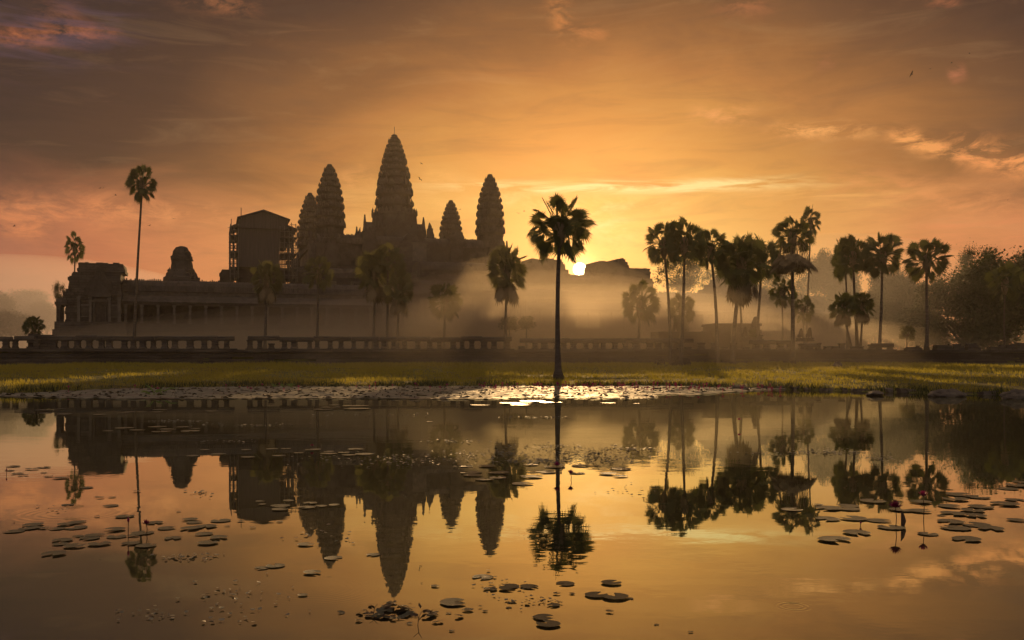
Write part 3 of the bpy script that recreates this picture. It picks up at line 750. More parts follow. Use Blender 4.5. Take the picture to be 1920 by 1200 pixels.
mb.rings([[(x, y, z) for x, y in redent(r)] for z, r in ((z_at(1105, 519, 38) - .6, .8), (z_at(1105, 515, 38), .75), (z_at(1105, 514, 38), .5), (z_at(1105, 511, 38), .35), (z_at(1105, 506, 38), .04))]); mb.build('spire', M['stone2'], e)

# central entrance gopura with stepped porches
def gopura():
    v = -3; uc = u_at(873, v); e = temple_thing('entrance_gate', uc, v, 0, 'misty central entrance building with stepped gables and barred windows', 'gate')
    h = lambda px: u_at(px, v) - uc; Z = lambda py, px=873: z_at(px, py, v)
    mb = MB(); base_steps(mb, h(742), h(992), 0, 14, ZG, ZF - .2, 7, 2.0); mb.build('plinth', M['stone'], e)
    mb = MB(); mb.box(h(742), .4, ZF - .2, h(992), 13, Z(545)); mb.box(h(805), -.6, ZF - .2, h(945), 0.41, Z(552)); mb.box(h(790), 1.5, Z(546), h(960), 12, Z(506))
    for py in (556, 549): mb.box(h(741), .1, Z(py), h(993), .45, Z(py - 3))
    for py in (520, 510): mb.box(h(789), 1.2, Z(py), h(961), 1.6, Z(py - 3))
    mb.build('wall', M['stone'], e)
    mb = MB(); vault(mb, h(742), h(992), -.5, 9, Z(545), Z(524), True, 3); vault(mb, h(792), h(958), 1, 12.5, Z(506), Z(488), True, 4)
    mb.build('roof', M['roof'], e)
    mb = MB()
    for px, w, y0, y1 in ((873, 4.6, 546, 500), (775, 3.6, 553, 520), (968, 3.4, 553, 522)): pediment(mb, h(px), -1.2, Z(y0), w, Z(y1) - Z(y0), .6); 
    pediment(mb, h(873), -2.4, Z(556), 3.4, 5.2, .6); mb.build('pediment', M['stone2'], e)
    for px in (775, 968, 873):
        mb = MB(); door_frame(mb, h(px), ZF, Z(570), -.7 if px == 873 else 0, 1.5); mb.box(h(px) - 1.05, -.65 if px == 873 else .1, ZF, h(px) + 1.05, -.45 if px == 873 else .38, Z(571)); mb.build('door', M['stone2'], e)
    for px in (822, 846, 897, 918, 938):
        mb = MB(); a, b = h(px) - 1.25, h(px) + 1.25; mb.box(a - .3, -.9, Z(611), b + .3, -.62, Z(608)); mb.box(a - .3, -.9, Z(583), b + .3, -.62, Z(579)); mb.box(a - .3, -.9, Z(608), a, -.62, Z(583)); mb.box(b, -.9, Z(608), b + .3, -.62, Z(583))
        window_bars(mb, a, b, Z(608), Z(583), -.75); mb.build('window', M['pillar'], e)
    for px in (748, 758, 790, 804, 858, 888, 950, 986):
        mb = MB(); mb.box(h(px) - .35, -1.0, ZF, h(px) + .35, -.62, Z(560)); mb.box(h(px) - .5, -1.1, Z(564), h(px) + .5, -.6, Z(560) + .01); mb.build('pilaster', M['pillar'], e)
gopura()
# upper entrance block with its doorway under the central tower
e = temple_thing('stair_gate', u_at(775, 33), 33, 0, 'upper stone doorway block below the central tower', 'gate'); v = 33; hh = lambda px: u_at(px, v) - u_at(775, v)
mb = MB(); ruin_block(mb, hh(690), hh(860), 0, 8, ZG, z_at(775, 489, v), 61, rough=.8); ruin_block(mb, hh(750), hh(806), .5, 7, z_at(775, 489, v), z_at(775, 452, v), 62, rough=.6); mb.build('wall', M['stone'], e)
mb = MB(); door_frame(mb, hh(787), z_at(775, 489, v), z_at(775, 458, v), .3, 1.9); mb.box(hh(787) - 1.35, .2, z_at(775, 489, v), hh(787) + 1.35, .5, z_at(775, 458, v)); mb.build('door', M['pillar'], e)

# pyramid roofed gate on the right gallery, and small pavilions at its end
def step_gate(px, w, ytop, ybase, v, label, seed, n=5):
    u = u_at(px, v); D = T(u, v).y; e = temple_thing('gallery_gate', u, v, 0, label, 'gate', 'gate buildings on the outer gallery'); zt, zb = z_at(px, ytop, v), z_at(px, ybase, v); W = w * D / F / 2
    mb = MB(); mb.box(-W, -5, ZG, W, 5, zb); mb.build('wall', M['stone'], e)
    mb = MB()
    for k in range(n):
        r = W * (1 - .72 * k / (n - 1)); z = zb + (zt - zb) * k / n; ruin_block(mb, -r, r, -5 * r / W, 5 * r / W, z, z + (zt - zb) / n, seed + k, rough=.35)
    mb.build('roof', M['roof'], e)
    mb = MB(); pediment(mb, 0, -5.6, zb - 1, W * .5, (zt - zb) * .5, .6); mb.build('pediment', M['stone2'], e)
step_gate(1372, 104, 506, 553, 5, 'stepped pyramid roofed gate rising from the hazy gallery behind the palms', 71)
step_gate(1578, 64, 535, 590, 6, 'last gate building where the hazy gallery meets the trees', 81, 4)

# ---------------------------------------------------------------- terrace with balustrades
TA = atan(TSL); TU = Vector((cos(TA), sin(TA), 0)); TV = Vector((-sin(TA), cos(TA), 0)); TO = Vector((0, TD0, 0))
def TT(u, v, z=0): return TO + TU * u + TV * v + Vector((0, 0, z))
def tu(px, v=0):
    k = (px - 960) / F; b = TO + TV * v; return (k * b.y - b.x) / (TU.x - k * TU.y)
e = empty('terrace_wall', TO, TA, 'long dark stone terrace wall in low horizontal courses behind the lawn', 'wall')
def courses(name, spec, m, seed):
    mb = MB(); r_ = random.Random(seed)
    for (z0, z1, v0, v1) in spec:
        u = -130.0
        while u < 130:
            w = r_.uniform(1.2, 3.6); sag = .05 * noise.noise(Vector((u * .06, z0 * 3, 1)))
            if r_.random() < .97: mb.box(u, v0 + r_.uniform(-.05, .05), z0 + sag, u + w - .03, v1, z1 + sag + r_.uniform(-.02, .02), j=.012)
            u += w
    mb.build(name, m, e)
courses('footing', [(.9, 1.5, -.75, 1.0), (1.5, 1.78, -.45, 1.0)], M['terrace'], 1)
courses('wall_face', [(1.78, 2.05, -.15, 1.0), (2.05, 2.35, .12, 1.0), (2.35, 2.6, -.05, 1.0), (2.6, 2.85, .15, 1.0)], M['terrace'], 2)
courses('coping', [(2.85, 3.1, -.1, 1.4), (3.1, 3.4, -.32, 1.6)], M['terrace'], 3)

def balustrade(px0, px1, label, v=1.6, ztop=5.25, ruined=0.0, seed=1, post_step=1.55):
    u0, u1 = tu(px0, v), tu(px1, v); e = empty('balustrade', TT(u0, v, 3.38), TA, label, 'balustrade', 'serpent balustrades along the terrace'); L = u1 - u0; r_ = random.Random(seed); H = ztop - 3.38
    mb = MB(); u = 0.0; rise = 0
    while u < L - .3:
        w = min(r_.uniform(2.5, 5.5), L - u)
        if r_.random() >= ruined:
            j = r_.uniform(-.10, .07); rings = []; j2 = r_.uniform(-.06, .06)
            for uu in (u, u + w - .06):
                rings.append([(uu, y, H - .55 + j + z + (j2 if uu > u else 0)) for y, z in ((-.28, -.10), (.28, -.10), (.36, .12), (.34, .40), (.16, .55), (-.16, .55), (-.34, .40), (-.36, .12))])
            mb.rings(rings)
        u += w
    if mb.v: mb.build('rail', M['terrace'], e)
    u = .35
    while u < L:
        q = r_.random(); h = H - .5 if q > ruined else r_.uniform(.4, 1.1); k = r_.uniform(.8, 1.25)
        mb = MB(); ub = u + r_.uniform(-.3, .3)
        mb.rings([[(ub + a * w * k, b * w, z) for a, b in ((-1, -1), (1, -1), (1, 1), (-1, 1))] for z, w in ((0, .42), (.3, .42), (.34, .36), (h * .45, .31), (h * .55, .37), (h * .66, .31), (h - .2, .37), (h - .15, .44), (h, .44))])
        mb.build('post', M['terrace'], e); u += post_step * r_.uniform(.85, 1.15)
    mb = MB(); mb.box(-.3, -.5, -.02, L + .3, .5, .16); mb.build('sill', M['terrace'], e)
balustrade(-30, 24, 'short balustrade piece with open sky under its rail at the terrace end', seed=2, post_step=2.6)
balustrade(28, 66, 'separate two post balustrade piece near the corner pavilion', seed=3, post_step=2.0)
balustrade(97, 440, 'long dark balustrade run below the corner pavilion', seed=4)
balustrade(465, 960, 'hazy balustrade run below the misty palms', seed=5, ruined=.05)
balustrade(975, 1300, 'sun washed balustrade run below the rising sun', seed=6, ruined=.15, ztop=5.1)
balustrade(1310, 1490, 'crumbling balustrade run with round posts among the palm trunks', seed=7, ruined=.2, ztop=5.0, post_step=1.8)
balustrade(1500, 1675, 'lowest worn balustrade run ending near the single straight palm', seed=8, ruined=.35, ztop=4.5, post_step=1.4)
# fallen blocks on the right end of the terrace
for k, (px, w, h, lb) in enumerate(((1712, 2.0, .45, 'flat slab lying by the foot of the fan palm on the terrace'), (1768, 2.4, .8, 'long stone block on the wall in front of dark trees'),
        (1795, 1.2, .7, 'short upright stone on the wall between two long blocks'), (1822, 1.7, .85, 'chunky end stone of the pierced block row'), (1868, 2.2, .6, 'low stone block near the thin shaded palm'),
        (1893, 1.4, .75, 'stone lump just beyond the thin shaded palm'), (1916, 2.2, 1.0, 'tallest fallen stone at the end of the wall'))):
    u = tu(px, .8); mb = MB(); ruin_block(mb, -w / 2, w / 2, -.5, .5, 0, h, 90 + k, step=.5, rough=.5)
    o = mb.build('stone_block', M['terrace'], loc=TT(u, .8, 3.39), rz=TA + rnd.uniform(-.1, .1)); tag(o, lb, 'stone', 'fallen stones on the terrace')
for px, w, h, lb in ((66, 2.6, 1.3, 'squat stone pier beside the two post balustrade piece'),):
    u = tu(80, 4); mb = MB(); ruin_block(mb, -1.6, 1.6, -1, 1, 0, 1.7, 99, step=.6); o = mb.build('stone_pier', M['terrace'], loc=TT(u, 4, 3.36), rz=TA); tag(o, lb, 'pier')

# cross shaped terrace with steps in front of the right gallery
e = empty('raised_platform', TT(tu(1372, 22), 22, ZG), TA, 'raised stepped stone platform behind the balustrade among leaning palm trunks', 'platform')
mb = MB()
for k in range(7): o = .25 * (k % 2); mb.box(-3.8 - o, -3 - o, .0 + k * .62, 3.8 + o, 4, .62 + k * .62)
mb.build('base', M['stone'], e)
mb = MB(); mb.box(-4.1, -3.3, 4.34, 4.1, 4, 4.75); mb.build('coping', M['stone'], e)
mb = MB()
for k in range(8): mb.box(-13.5, -4 + k * .3, k * .42, -4.3, 3, (k + 1) * .42)
mb.build('side_terrace', M['stone'], e)
mb = MB()
for k in range(9): mb.box(-1.3, -6.2 + k * .35, k * .46, 1.3, -2.9, (k + 1) * .46)
mb.build('staircase', M['stone'], e)

# guardian lion statues on plinths
def lion_statue(px, ytop, ybot, v, label, src=None):
    u = tu(px, v); b = TT(u, v); D = b.y; top = CAMZ - (ytop - HZ) / F * D; bot = max(ZG, CAMZ - (ybot - HZ) / F * D)
    if src: e = copy_tree(src)
    else:
        e = empty('lion_statue'); e.rotation_euler[2] = TA
        me = bpy.data.meshes.new('lion'); J = {'pelvis': (0, .35, .55, .34), 'belly': (0, .1, .8, .32), 'chest': (0, -.15, 1.15, .36), 'neck': (0, -.22, 1.5, .27), 'head': (0, -.3, 1.78, .27), 'muzzle': (0, -.55, 1.72, .15),
             'sl': (.24, -.25, 1.1, .17), 'el': (.26, -.35, .6, .12), 'pl': (.26, -.4, .08, .12), 'toe_l': (.26, -.58, .06, .1), 'sr': (-.24, -.25, 1.1, .17), 'er': (-.26, -.35, .6, .12), 'pr': (-.26, -.4, .08, .12), 'toe_r': (-.26, -.58, .06, .1),
             'hl': (.3, .3, .42, .24), 'kl': (.4, -.02, .5, .17), 'fl': (.4, .05, .08, .12), 'hr': (-.3, .3, .42, .24), 'kr': (-.4, -.02, .5, .17), 'fr': (-.4, .05, .08, .12), 't1': (0, .65, .3, .1), 't2': (0, .7, .9, .07), 't3': (0, .6, 1.2, .09)}
        ks = list(J); ed = [('pelvis', 'belly'), ('belly', 'chest'), ('chest', 'neck'), ('neck', 'head'), ('head', 'muzzle'), ('chest', 'sl'), ('sl', 'el'), ('el', 'pl'), ('pl', 'toe_l'), ('chest', 'sr'), ('sr', 'er'), ('er', 'pr'), ('pr', 'toe_r'),
              ('pelvis', 'hl'), ('hl', 'kl'), ('kl', 'fl'), ('pelvis', 'hr'), ('hr', 'kr'), ('kr', 'fr'), ('pelvis', 't1'), ('t1', 't2'), ('t2', 't3')]
        me.from_pydata([J[k][:3] for k in ks], [(ks.index(a), ks.index(b_)) for a, b_ in ed], [])
        o = bpy.data.objects.new('lion_body', me); COL.objects.link(o); o.parent = e; o.location = (0, 0, .6); me.materials.append(M['stone2'])
        md = o.modifiers.new('skin', 'SKIN'); 
        if not me.skin_vertices:
            bm = bmesh.new(); bm.from_mesh(me); bm.verts.layers.skin.verify(); bm.to_mesh(me); bm.free()
        for i, k in enumerate(ks): me.skin_vertices[0].data[i].radius = (J[k][3], J[k][3]); me.skin_vertices[0].data[i].use_root = (i == 0)
        o.modifiers.new('sub', 'SUBSURF').levels = 1; o.modifiers['sub'].render_levels = 1
        mb = MB(); mb.box(-.6, -.75, 0, .6, .85, .25); mb.box(-.5, -.65, .25, .5, .75, .5); mb.box(-.58, -.72, .5, .58, .82, .62); mb.build('plinth', M['stone'], e)
    s = (top - bot) / 2.7; e.location = (b.x, b.y, bot); e.scale = (s * 1.1, s, s)
    tag(e, label, 'statue', 'guardian lion statues near the raised platform'); return e
l0 = lion_statue(1415, 590, 640, 12, 'tallest lion statue, beside the raised platform')
lion_statue(1397, 610, 640, 12, 'small lion statue right against the raised platform edge', l0)
lion_statue(1501, 614, 640, 14, 'lion statue just past the palm with the dead frond skirt', l0)
lion_statue(1517, 612, 640, 14, 'lion statue under the thin high palm', l0)

# ---------------------------------------------------------------- palms
def fan(mb, c, d, up, R, r_, mi=0, n=24, droop=.12):
    """one palmate leaf: round pleated fan with free pointed tips"""
    d = d.normalized(); side = d.cross(up)
    if side.length < .05: side = d.cross(Vector((1, .3, .2)))
    side.normalize(); nrm = side.cross(d).normalized()
    span = radians(r_.uniform(135, 165)); cup = r_.uniform(.05, .22)
    for k in range(n):
        a = -span + 2 * span * k / (n - 1)
        L = R * (1 - .25 * abs(a / span) ** 2) * r_.uniform(.86, 1.06)
        def pt(aa, rr, lift=0):
            p = c + (d * cos(aa) + side * sin(aa)) * rr + nrm * (lift - cup * rr * rr / R)
            p.z -= droop * (rr / R) ** 2 * R; return p
        w = span / (n - 1) * 1.0
        b0, b1 = pt(a - w, L * .58), pt(a + w, L * .58)
        m0 = pt(a, L * .68, R * .03); tip = pt(a + r_.uniform(-.05, .05), L)
        if r_.random() < .35: tip.z -= R * .08
        mb.add([c, b0, m0, b1, tip], [(0, 1, 2), (0, 2, 3), (1, 4, 2), (2, 4, 3)], mi)
def palm_crown(seed, nleaf=30, skirt=0, low=-55, leaf=.36, pet=(.52, .68), core=5):
    """unit radius crown; material 0 green, 1 dry"""
    r_ = random.Random(seed); mb = MB(); ga = 2.39996; lo = sin(radians(low))
    base = Vector((0, 0, -.18))
    def one(dr, pl, R):
        mid = base * .5 + dr * pl * .55 + Vector((0, 0, .05)); c = dr * pl
        mb.tube([base, mid, c], [.020, .014, .010], 3, 0)
        d = (dr + Vector((r_.uniform(-.3, .3), r_.uniform(-.3, .3), -.25 * r_.random()))).normalized(); up = Vector((r_.gauss(0, 1), r_.gauss(0, 1), r_.gauss(.4, .7)))
        fan(mb, c, d, up, R, r_, 0, 24)
    for k in range(nleaf):
        sn = lo + (1 - lo) * (k + .5) / nleaf + r_.uniform(-.05, .05); sn = max(-.98, min(.98, sn)); cs = sqrt(1 - sn * sn); az = k * ga + r_.uniform(-.3, .3)
        one(Vector((cs * cos(az), cs * sin(az), sn)), r_.uniform(*pet), r_.uniform(.88, 1.1) * leaf)
    for k in range(core):
        az = k * ga; one(Vector((cos(az) * .5, sin(az) * .5, .5)), .3, leaf * .8)
    for k in range(skirt):
        az = k * ga; el = radians(r_.uniform(-86, -55)); pl = r_.uniform(.35, .75)
        dr = Vector((cos(el) * cos(az), cos(el) * sin(az), sin(el))); c = base + Vector((cos(az) * .12, sin(az) * .12, 0)) + dr * pl
        mb.tube([base, c], .012, 3, 1); fan(mb, c, dr + Vector((0, 0, -.6)), Vector((cos(az), sin(az), .2)), r_.uniform(.30, .38), r_, 1, 16, .2)
    n = 7; mb.rings([[(cos(2 * pi * i / n) * r, sin(2 * pi * i / n) * r, z) for i in range(n)] for z, r in ((-.50, .06), (-.36, .13), (-.20, .17), (-.02, .18), (.12, .16), (.24, .05))], True, 1)  # dry leaf bases, widened to block the lamp's glint on the water
    return mb
crown_meshes = {}
def crown_mesh(kind, m):
    key = (kind, m)
    if key not in crown_meshes:
        spec = {'open': dict(seed=5, nleaf=34, low=-62, leaf=.35, pet=(.58, .72)), 'full': dict(seed=12, nleaf=34, low=-62, leaf=.34), 'full2': dict(seed=23, nleaf=30, low=-50, leaf=.36), 'skirt': dict(seed=31, nleaf=36, skirt=22, low=-60, leaf=.36, core=9),
                'sparse': dict(seed=44, nleaf=25, low=-75, leaf=.36, core=4), 'young': dict(seed=51, nleaf=32, skirt=20, low=-50, leaf=.38, core=9), 'open2': dict(seed=66, nleaf=28, low=-70, leaf=.35)}[kind]
        o = palm_crown(**spec).build('crown', [M[m], M['frond_dry']]); crown_meshes[key] = o.data; bpy.data.objects.remove(o)
    return crown_meshes[key]
def palm(base_px, cx, cy, rx, ry, d, label, kind='full', base_z=ZG, m='frond', trunk_r=.2, flare=.35, lean=0, group='sugar palms around the temple', rz=None, base_at=None, name='sugar_palm'):
    b = Vector((gx(base_px, d), d, base_z)); top = at(cx, cy, d); r_ = random.Random(int(cx * 7 + cy))
    e = empty(name, b, 0, label, 'palm tree', group)
    Rz = ry / F * d; Rx = rx / F * d; t = top - b; hub = t - Vector((0, 0, Rz * .2)); n = 14; pts = []; rad = []
    for k in range(n + 1):
        f_ = k / n; p = Vector((hub.x * f_ + lean * sin(pi * f_) * .5, 0, hub.z * f_)); p.y = .12 * sin(f_ * 5 + cx); pts.append(p)
        rad.append(trunk_r * .85 * (1 + flare * 1.6 * exp(-f_ * 22) + .25 * exp(-f_ * 4)) * (1 - .28 * f_) * (1 + r_.uniform(-.05, .05)))
    mb = MB(); mb.tube(pts, rad, 9)
    if flare > .5:
        for k in range(9): a = k * .7; mb.tube([(cos(a) * trunk_r * .9, sin(a) * trunk_r * .9, .55), (cos(a) * trunk_r * 2.0, sin(a) * trunk_r * 2.0, .12), (cos(a) * trunk_r * 2.8, sin(a) * trunk_r * 2.8, -.1)], [.09, .07, .04], 5)
    mb.build('trunk', M['trunk'], e, smooth=True)
    c = bpy.data.objects.new('crown', crown_mesh(kind, m)); COL.objects.link(c); c.parent = e; c.location = t; c.scale = (Rx * 1.14, Rx * 1.14, Rz * 1.12); c.rotation_euler[2] = r_.uniform(0, 6.28) if rz is None else rz
    return e
palm(250, 266, 345, 28, 41, 141, 'very tall thin palm leaning up alone above the long gallery', 'open2', trunk_r=.24)
palm(141, 140, 464, 19, 32, 232, 'small distant palm poking up behind the corner pavilion', 'sparse', trunk_r=.25)
palm(63, 63, 612, 20, 22, 158, 'short bushy palm beyond the balustrade near the pale far trees', 'young', trunk_r=.2)
palm(1047, 1049, 428, 61, 66, 75, 'big dark palm standing alone on the water bank before the sun', 'open', base_z=.33, trunk_r=.24, flare=.9, rz=.6, lean=-.2)
palm(1259, 1245, 458, 40, 50, 118, 'palm nearest the sun in the pair rising from the lawn', 'full', base_z=1.1, trunk_r=.24, lean=.3)
palm(1277, 1284, 457, 42, 52, 116, 'second palm of the overlapping pair, on the earthen mound', 'full2', base_z=1.1, trunk_r=.24)
palm(1346, 1333, 468, 36, 46, 122, 'slender palm leaning away from the pair, standing on the lawn edge', 'full', base_z=1.1, trunk_r=.26, lean=.4)
palm(1374, 1390, 492, 50, 62, 124, 'thick crowned palm with leaning trunk in the middle of the row', 'skirt', base_z=1.2, trunk_r=.33, lean=-.5)
palm(1417, 1428, 492, 38, 56, 150, 'palm half hidden between the thick crowned palm and the skirted one', 'full2', trunk_r=.28)
palm(1392, 1386, 500, 30, 46, 156, 'faint palm directly behind the thick crowned palm', 'young', trunk_r=.24)
palm(1486, 1486, 442, 42, 40, 126, 'straight dark palm with a skirt of hanging dead fronds', 'open2', base_z=1.3, trunk_r=.33)
def skirt_on(px, py, d, rx, rz_):
    pass
palm(1511, 1520, 415, 20, 32, 172, 'thin high palm rising behind the skirted palm', 'sparse', trunk_r=.2)
palm(1467, 1467, 548, 28, 34, 166, 'short misty palm in front of the hazy gallery beside the skirted palm', 'open2', trunk_r=.2)
palm(1508, 1506, 580, 22, 30, 168, 'lowest misty palm under the thin high one', 'sparse', trunk_r=.18)
palm(1607, 1600, 482, 38, 44, 150, 'tall palm above the pair of short bushy palms', 'full2', trunk_r=.28)
palm(1590, 1585, 486, 26, 50, 160, 'palm crowded behind the tall one above the short bushy palms', 'full', trunk_r=.22)
palm(1597, 1580, 575, 27, 30, 146, 'short bushy palm at the feet of the tall pair', 'young', trunk_r=.22)
palm(1613, 1617, 572, 24, 28, 148, 'other short bushy palm, touching the first at the feet of the tall pair', 'young', trunk_r=.22)
palm(1649, 1655, 478, 42, 50, 144, 'straight palm with ragged crown between the bushy pair and the fan palm', 'full', trunk_r=.27)
palm(1737, 1738, 487, 41, 44, 140, 'evenly rounded palm standing alone against the gap in the trees', 'open', trunk_r=.3, rz=2.2)
palm(1883, 1884, 528, 34, 44, 150, 'thin pale trunked palm in the shade of the great dark trees', 'sparse', trunk_r=.14)
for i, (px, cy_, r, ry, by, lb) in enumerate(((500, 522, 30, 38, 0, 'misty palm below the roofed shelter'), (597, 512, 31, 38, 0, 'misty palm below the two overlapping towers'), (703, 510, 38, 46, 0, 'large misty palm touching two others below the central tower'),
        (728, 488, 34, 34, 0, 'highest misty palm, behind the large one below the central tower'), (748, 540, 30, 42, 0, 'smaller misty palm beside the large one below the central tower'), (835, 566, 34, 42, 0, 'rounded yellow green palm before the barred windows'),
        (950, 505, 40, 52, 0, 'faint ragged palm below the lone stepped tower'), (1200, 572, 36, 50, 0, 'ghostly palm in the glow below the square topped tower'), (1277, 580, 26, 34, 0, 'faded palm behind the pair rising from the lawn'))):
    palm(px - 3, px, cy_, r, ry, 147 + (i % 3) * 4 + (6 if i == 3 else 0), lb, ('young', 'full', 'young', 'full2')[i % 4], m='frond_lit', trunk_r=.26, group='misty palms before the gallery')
# the hanging dead skirt of the straight dark palm
def dead_skirt():
    o = [x for x in bpy.data.objects if x.get('label', '').startswith('straight dark palm')][0]; mb = MB(); r_ = random.Random(4); d = 126; R = 52 / F * d
    hub = at(1486, 462, d) - o.location
    for k in range(30):
        az = k * 2.4; el = radians(r_.uniform(-52, -6)); L = R * r_.uniform(.35, .72)
        a = hub; b = hub + Vector((cos(az) * R * .38, sin(az) * R * .38, R * .10)); c = hub + Vector((cos(az) * L, sin(az) * L, -R * r_.uniform(.40, .75)))
        mb.tube([a, b, c], [.07, .05, .035], 4, 0)
        fan(mb, c, Vector((cos(az) * .8, sin(az) * .8, -.75)), Vector((cos(az), sin(az), .4)), R * r_.uniform(.34, .43), r_, 0, 22, .15)
    mb.build('dead_fronds', [M['frond_dry']], o)
dead_skirt()

# ---------------------------------------------------------------- broadleaf trees
def foliage(seed, n, leaf, shape, lobes=16, hollow=.55):
    """unit crown: many leaf clumps gathered round lobes; shape scales z"""
    r_ = random.Random(seed); mb = MB(); L = []
    for k in range(lobes):
        a = r_.uniform(0, 6.28); z = r_.uniform(-.55, .8); rr = sqrt(max(0, 1 - z * z)) * r_.uniform(.35, .78); L.append((Vector((cos(a) * rr, sin(a) * rr, z * .72)), r_.uniform(.24, .42)))
    for k in range(n):
        c, r = L[k % lobes]; d = Vector((r_.gauss(0, 1), r_.gauss(0, 1), r_.gauss(0, 1) + .25)).normalized(); p = c + d * r * r_.uniform(hollow, 1.12)
        if r_.random() < .06: p += d * r * .25
        s = leaf * r_.uniform(.5, 1.3); u = Vector((r_.gauss(0, 1), r_.gauss(0, 1), r_.gauss(0, .6))).normalized(); w = u.cross(d + Vector((.1, 0, .3))).normalized()
        q = [p - u * s, p + w * s * .55, p + u * s * 1.1, p - w * s * .55]
        mb.add([tuple((v.x, v.y, v.z * shape)) for v in q], [(0, 1, 2, 3)])
    return mb
fol = {}
def fol_mesh(k, m):
    if (k, m) not in fol:
        sp = {'dense': dict(seed=3, n=17000, leaf=.034, shape=1, lobes=34), 'dense2': dict(seed=8, n=16000, leaf=.034, shape=1, lobes=30), 'airy': dict(seed=15, n=10000, leaf=.028, shape=1, lobes=34, hollow=.05), 'small': dict(seed=21, n=3500, leaf=.055, shape=1, lobes=16)}[k]
        o = foliage(**sp).build('crown', M[m]); fol[(k, m)] = o.data; bpy.data.objects.remove(o)
    return fol[(k, m)]
def tree(cx, cy_, rx, ry, d, label, kind='dense', m='leaf', group='broadleaf trees round the temple', base=ZG, rz=None, sy=1.0, name='broadleaf_tree'):
    c = at(cx, cy_, d); Rx, Rz = rx / F * d, ry / F * d; e = empty(name, (c.x, d, base), 0, label, 'tree', group); H = c.z - base; r_ = random.Random(int(cx + cy_ * 3)); mb = MB()
    tr = max(.18, Rx * .06); top = Vector((0, 0, H - Rz * .1)); mb.tube([(0, 0, 0), (.1 * Rx * .2, 0, top.z * .5), top], [tr, tr * .7, tr * .4], 7)
    for k in range(7):
        a = k * 2.4; mb.tube([Vector((0, 0, max(.3, H - Rz * (.7 - .06 * k)))), Vector((cos(a) * Rx * .35, sin(a) * Rx * .35, H - Rz * .1)), Vector((cos(a) * Rx * .65, sin(a) * Rx * .65, H + Rz * .35 * (k % 3) / 2))], [tr * .5, tr * .3, tr * .1], 5)
    mb.build('trunk', M['bark'], e)
    o = bpy.data.objects.new('crown', fol_mesh(kind, m)); COL.objects.link(o); o.parent = e; o.location = (0, 0, H); o.scale = (Rx, Rx * sy, Rz * 1.25); o.rotation_euler[2] = r_.uniform(0, 6.28) if rz is None else rz
    return e
TR = [  # right-hand wood, near to far
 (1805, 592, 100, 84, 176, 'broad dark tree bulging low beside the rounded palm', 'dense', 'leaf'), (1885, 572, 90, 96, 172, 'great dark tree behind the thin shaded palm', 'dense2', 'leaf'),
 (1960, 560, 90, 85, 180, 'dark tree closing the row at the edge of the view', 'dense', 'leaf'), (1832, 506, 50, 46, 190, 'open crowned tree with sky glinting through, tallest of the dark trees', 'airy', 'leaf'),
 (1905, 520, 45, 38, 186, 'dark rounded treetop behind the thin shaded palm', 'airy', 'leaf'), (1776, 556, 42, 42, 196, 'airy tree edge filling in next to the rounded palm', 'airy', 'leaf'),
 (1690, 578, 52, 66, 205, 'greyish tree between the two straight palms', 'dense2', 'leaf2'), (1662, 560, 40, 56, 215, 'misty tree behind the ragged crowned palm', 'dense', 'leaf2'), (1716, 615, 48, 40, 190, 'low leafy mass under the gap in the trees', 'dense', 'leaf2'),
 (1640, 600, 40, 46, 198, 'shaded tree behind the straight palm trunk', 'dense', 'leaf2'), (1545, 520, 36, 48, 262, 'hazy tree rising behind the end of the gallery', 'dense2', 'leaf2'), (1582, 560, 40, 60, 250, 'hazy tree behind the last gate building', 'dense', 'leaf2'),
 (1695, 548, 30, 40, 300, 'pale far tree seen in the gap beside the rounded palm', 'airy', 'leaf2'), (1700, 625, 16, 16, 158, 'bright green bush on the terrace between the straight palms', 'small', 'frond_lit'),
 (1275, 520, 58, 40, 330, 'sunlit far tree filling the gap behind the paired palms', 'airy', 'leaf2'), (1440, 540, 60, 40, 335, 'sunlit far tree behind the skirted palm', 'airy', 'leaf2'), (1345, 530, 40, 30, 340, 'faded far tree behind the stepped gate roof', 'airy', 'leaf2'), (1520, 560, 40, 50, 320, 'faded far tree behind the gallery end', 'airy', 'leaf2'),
 # left distance
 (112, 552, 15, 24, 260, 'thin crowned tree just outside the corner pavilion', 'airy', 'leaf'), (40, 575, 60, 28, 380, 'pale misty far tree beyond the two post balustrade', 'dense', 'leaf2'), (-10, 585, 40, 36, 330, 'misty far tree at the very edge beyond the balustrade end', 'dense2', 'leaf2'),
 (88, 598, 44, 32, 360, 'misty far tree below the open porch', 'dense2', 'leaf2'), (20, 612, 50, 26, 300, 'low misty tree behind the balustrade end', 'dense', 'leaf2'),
 # bushes in front of the gallery
 (955, 608, 20, 16, 152, 'round hazy bush beside the lakeside palm trunk', 'small', 'frond_lit'), (987, 606, 18, 15, 154, 'smaller hazy bush closer to the lakeside palm trunk', 'small', 'frond_lit'), (1412, 625, 8, 10, 146, 'tiny shrub growing by the tallest lion', 'small', 'leaf')]
for a in TR: tree(*a, name='bush' if 'bush' in a[5] or 'shrub' in a[5] else 'broadleaf_tree')

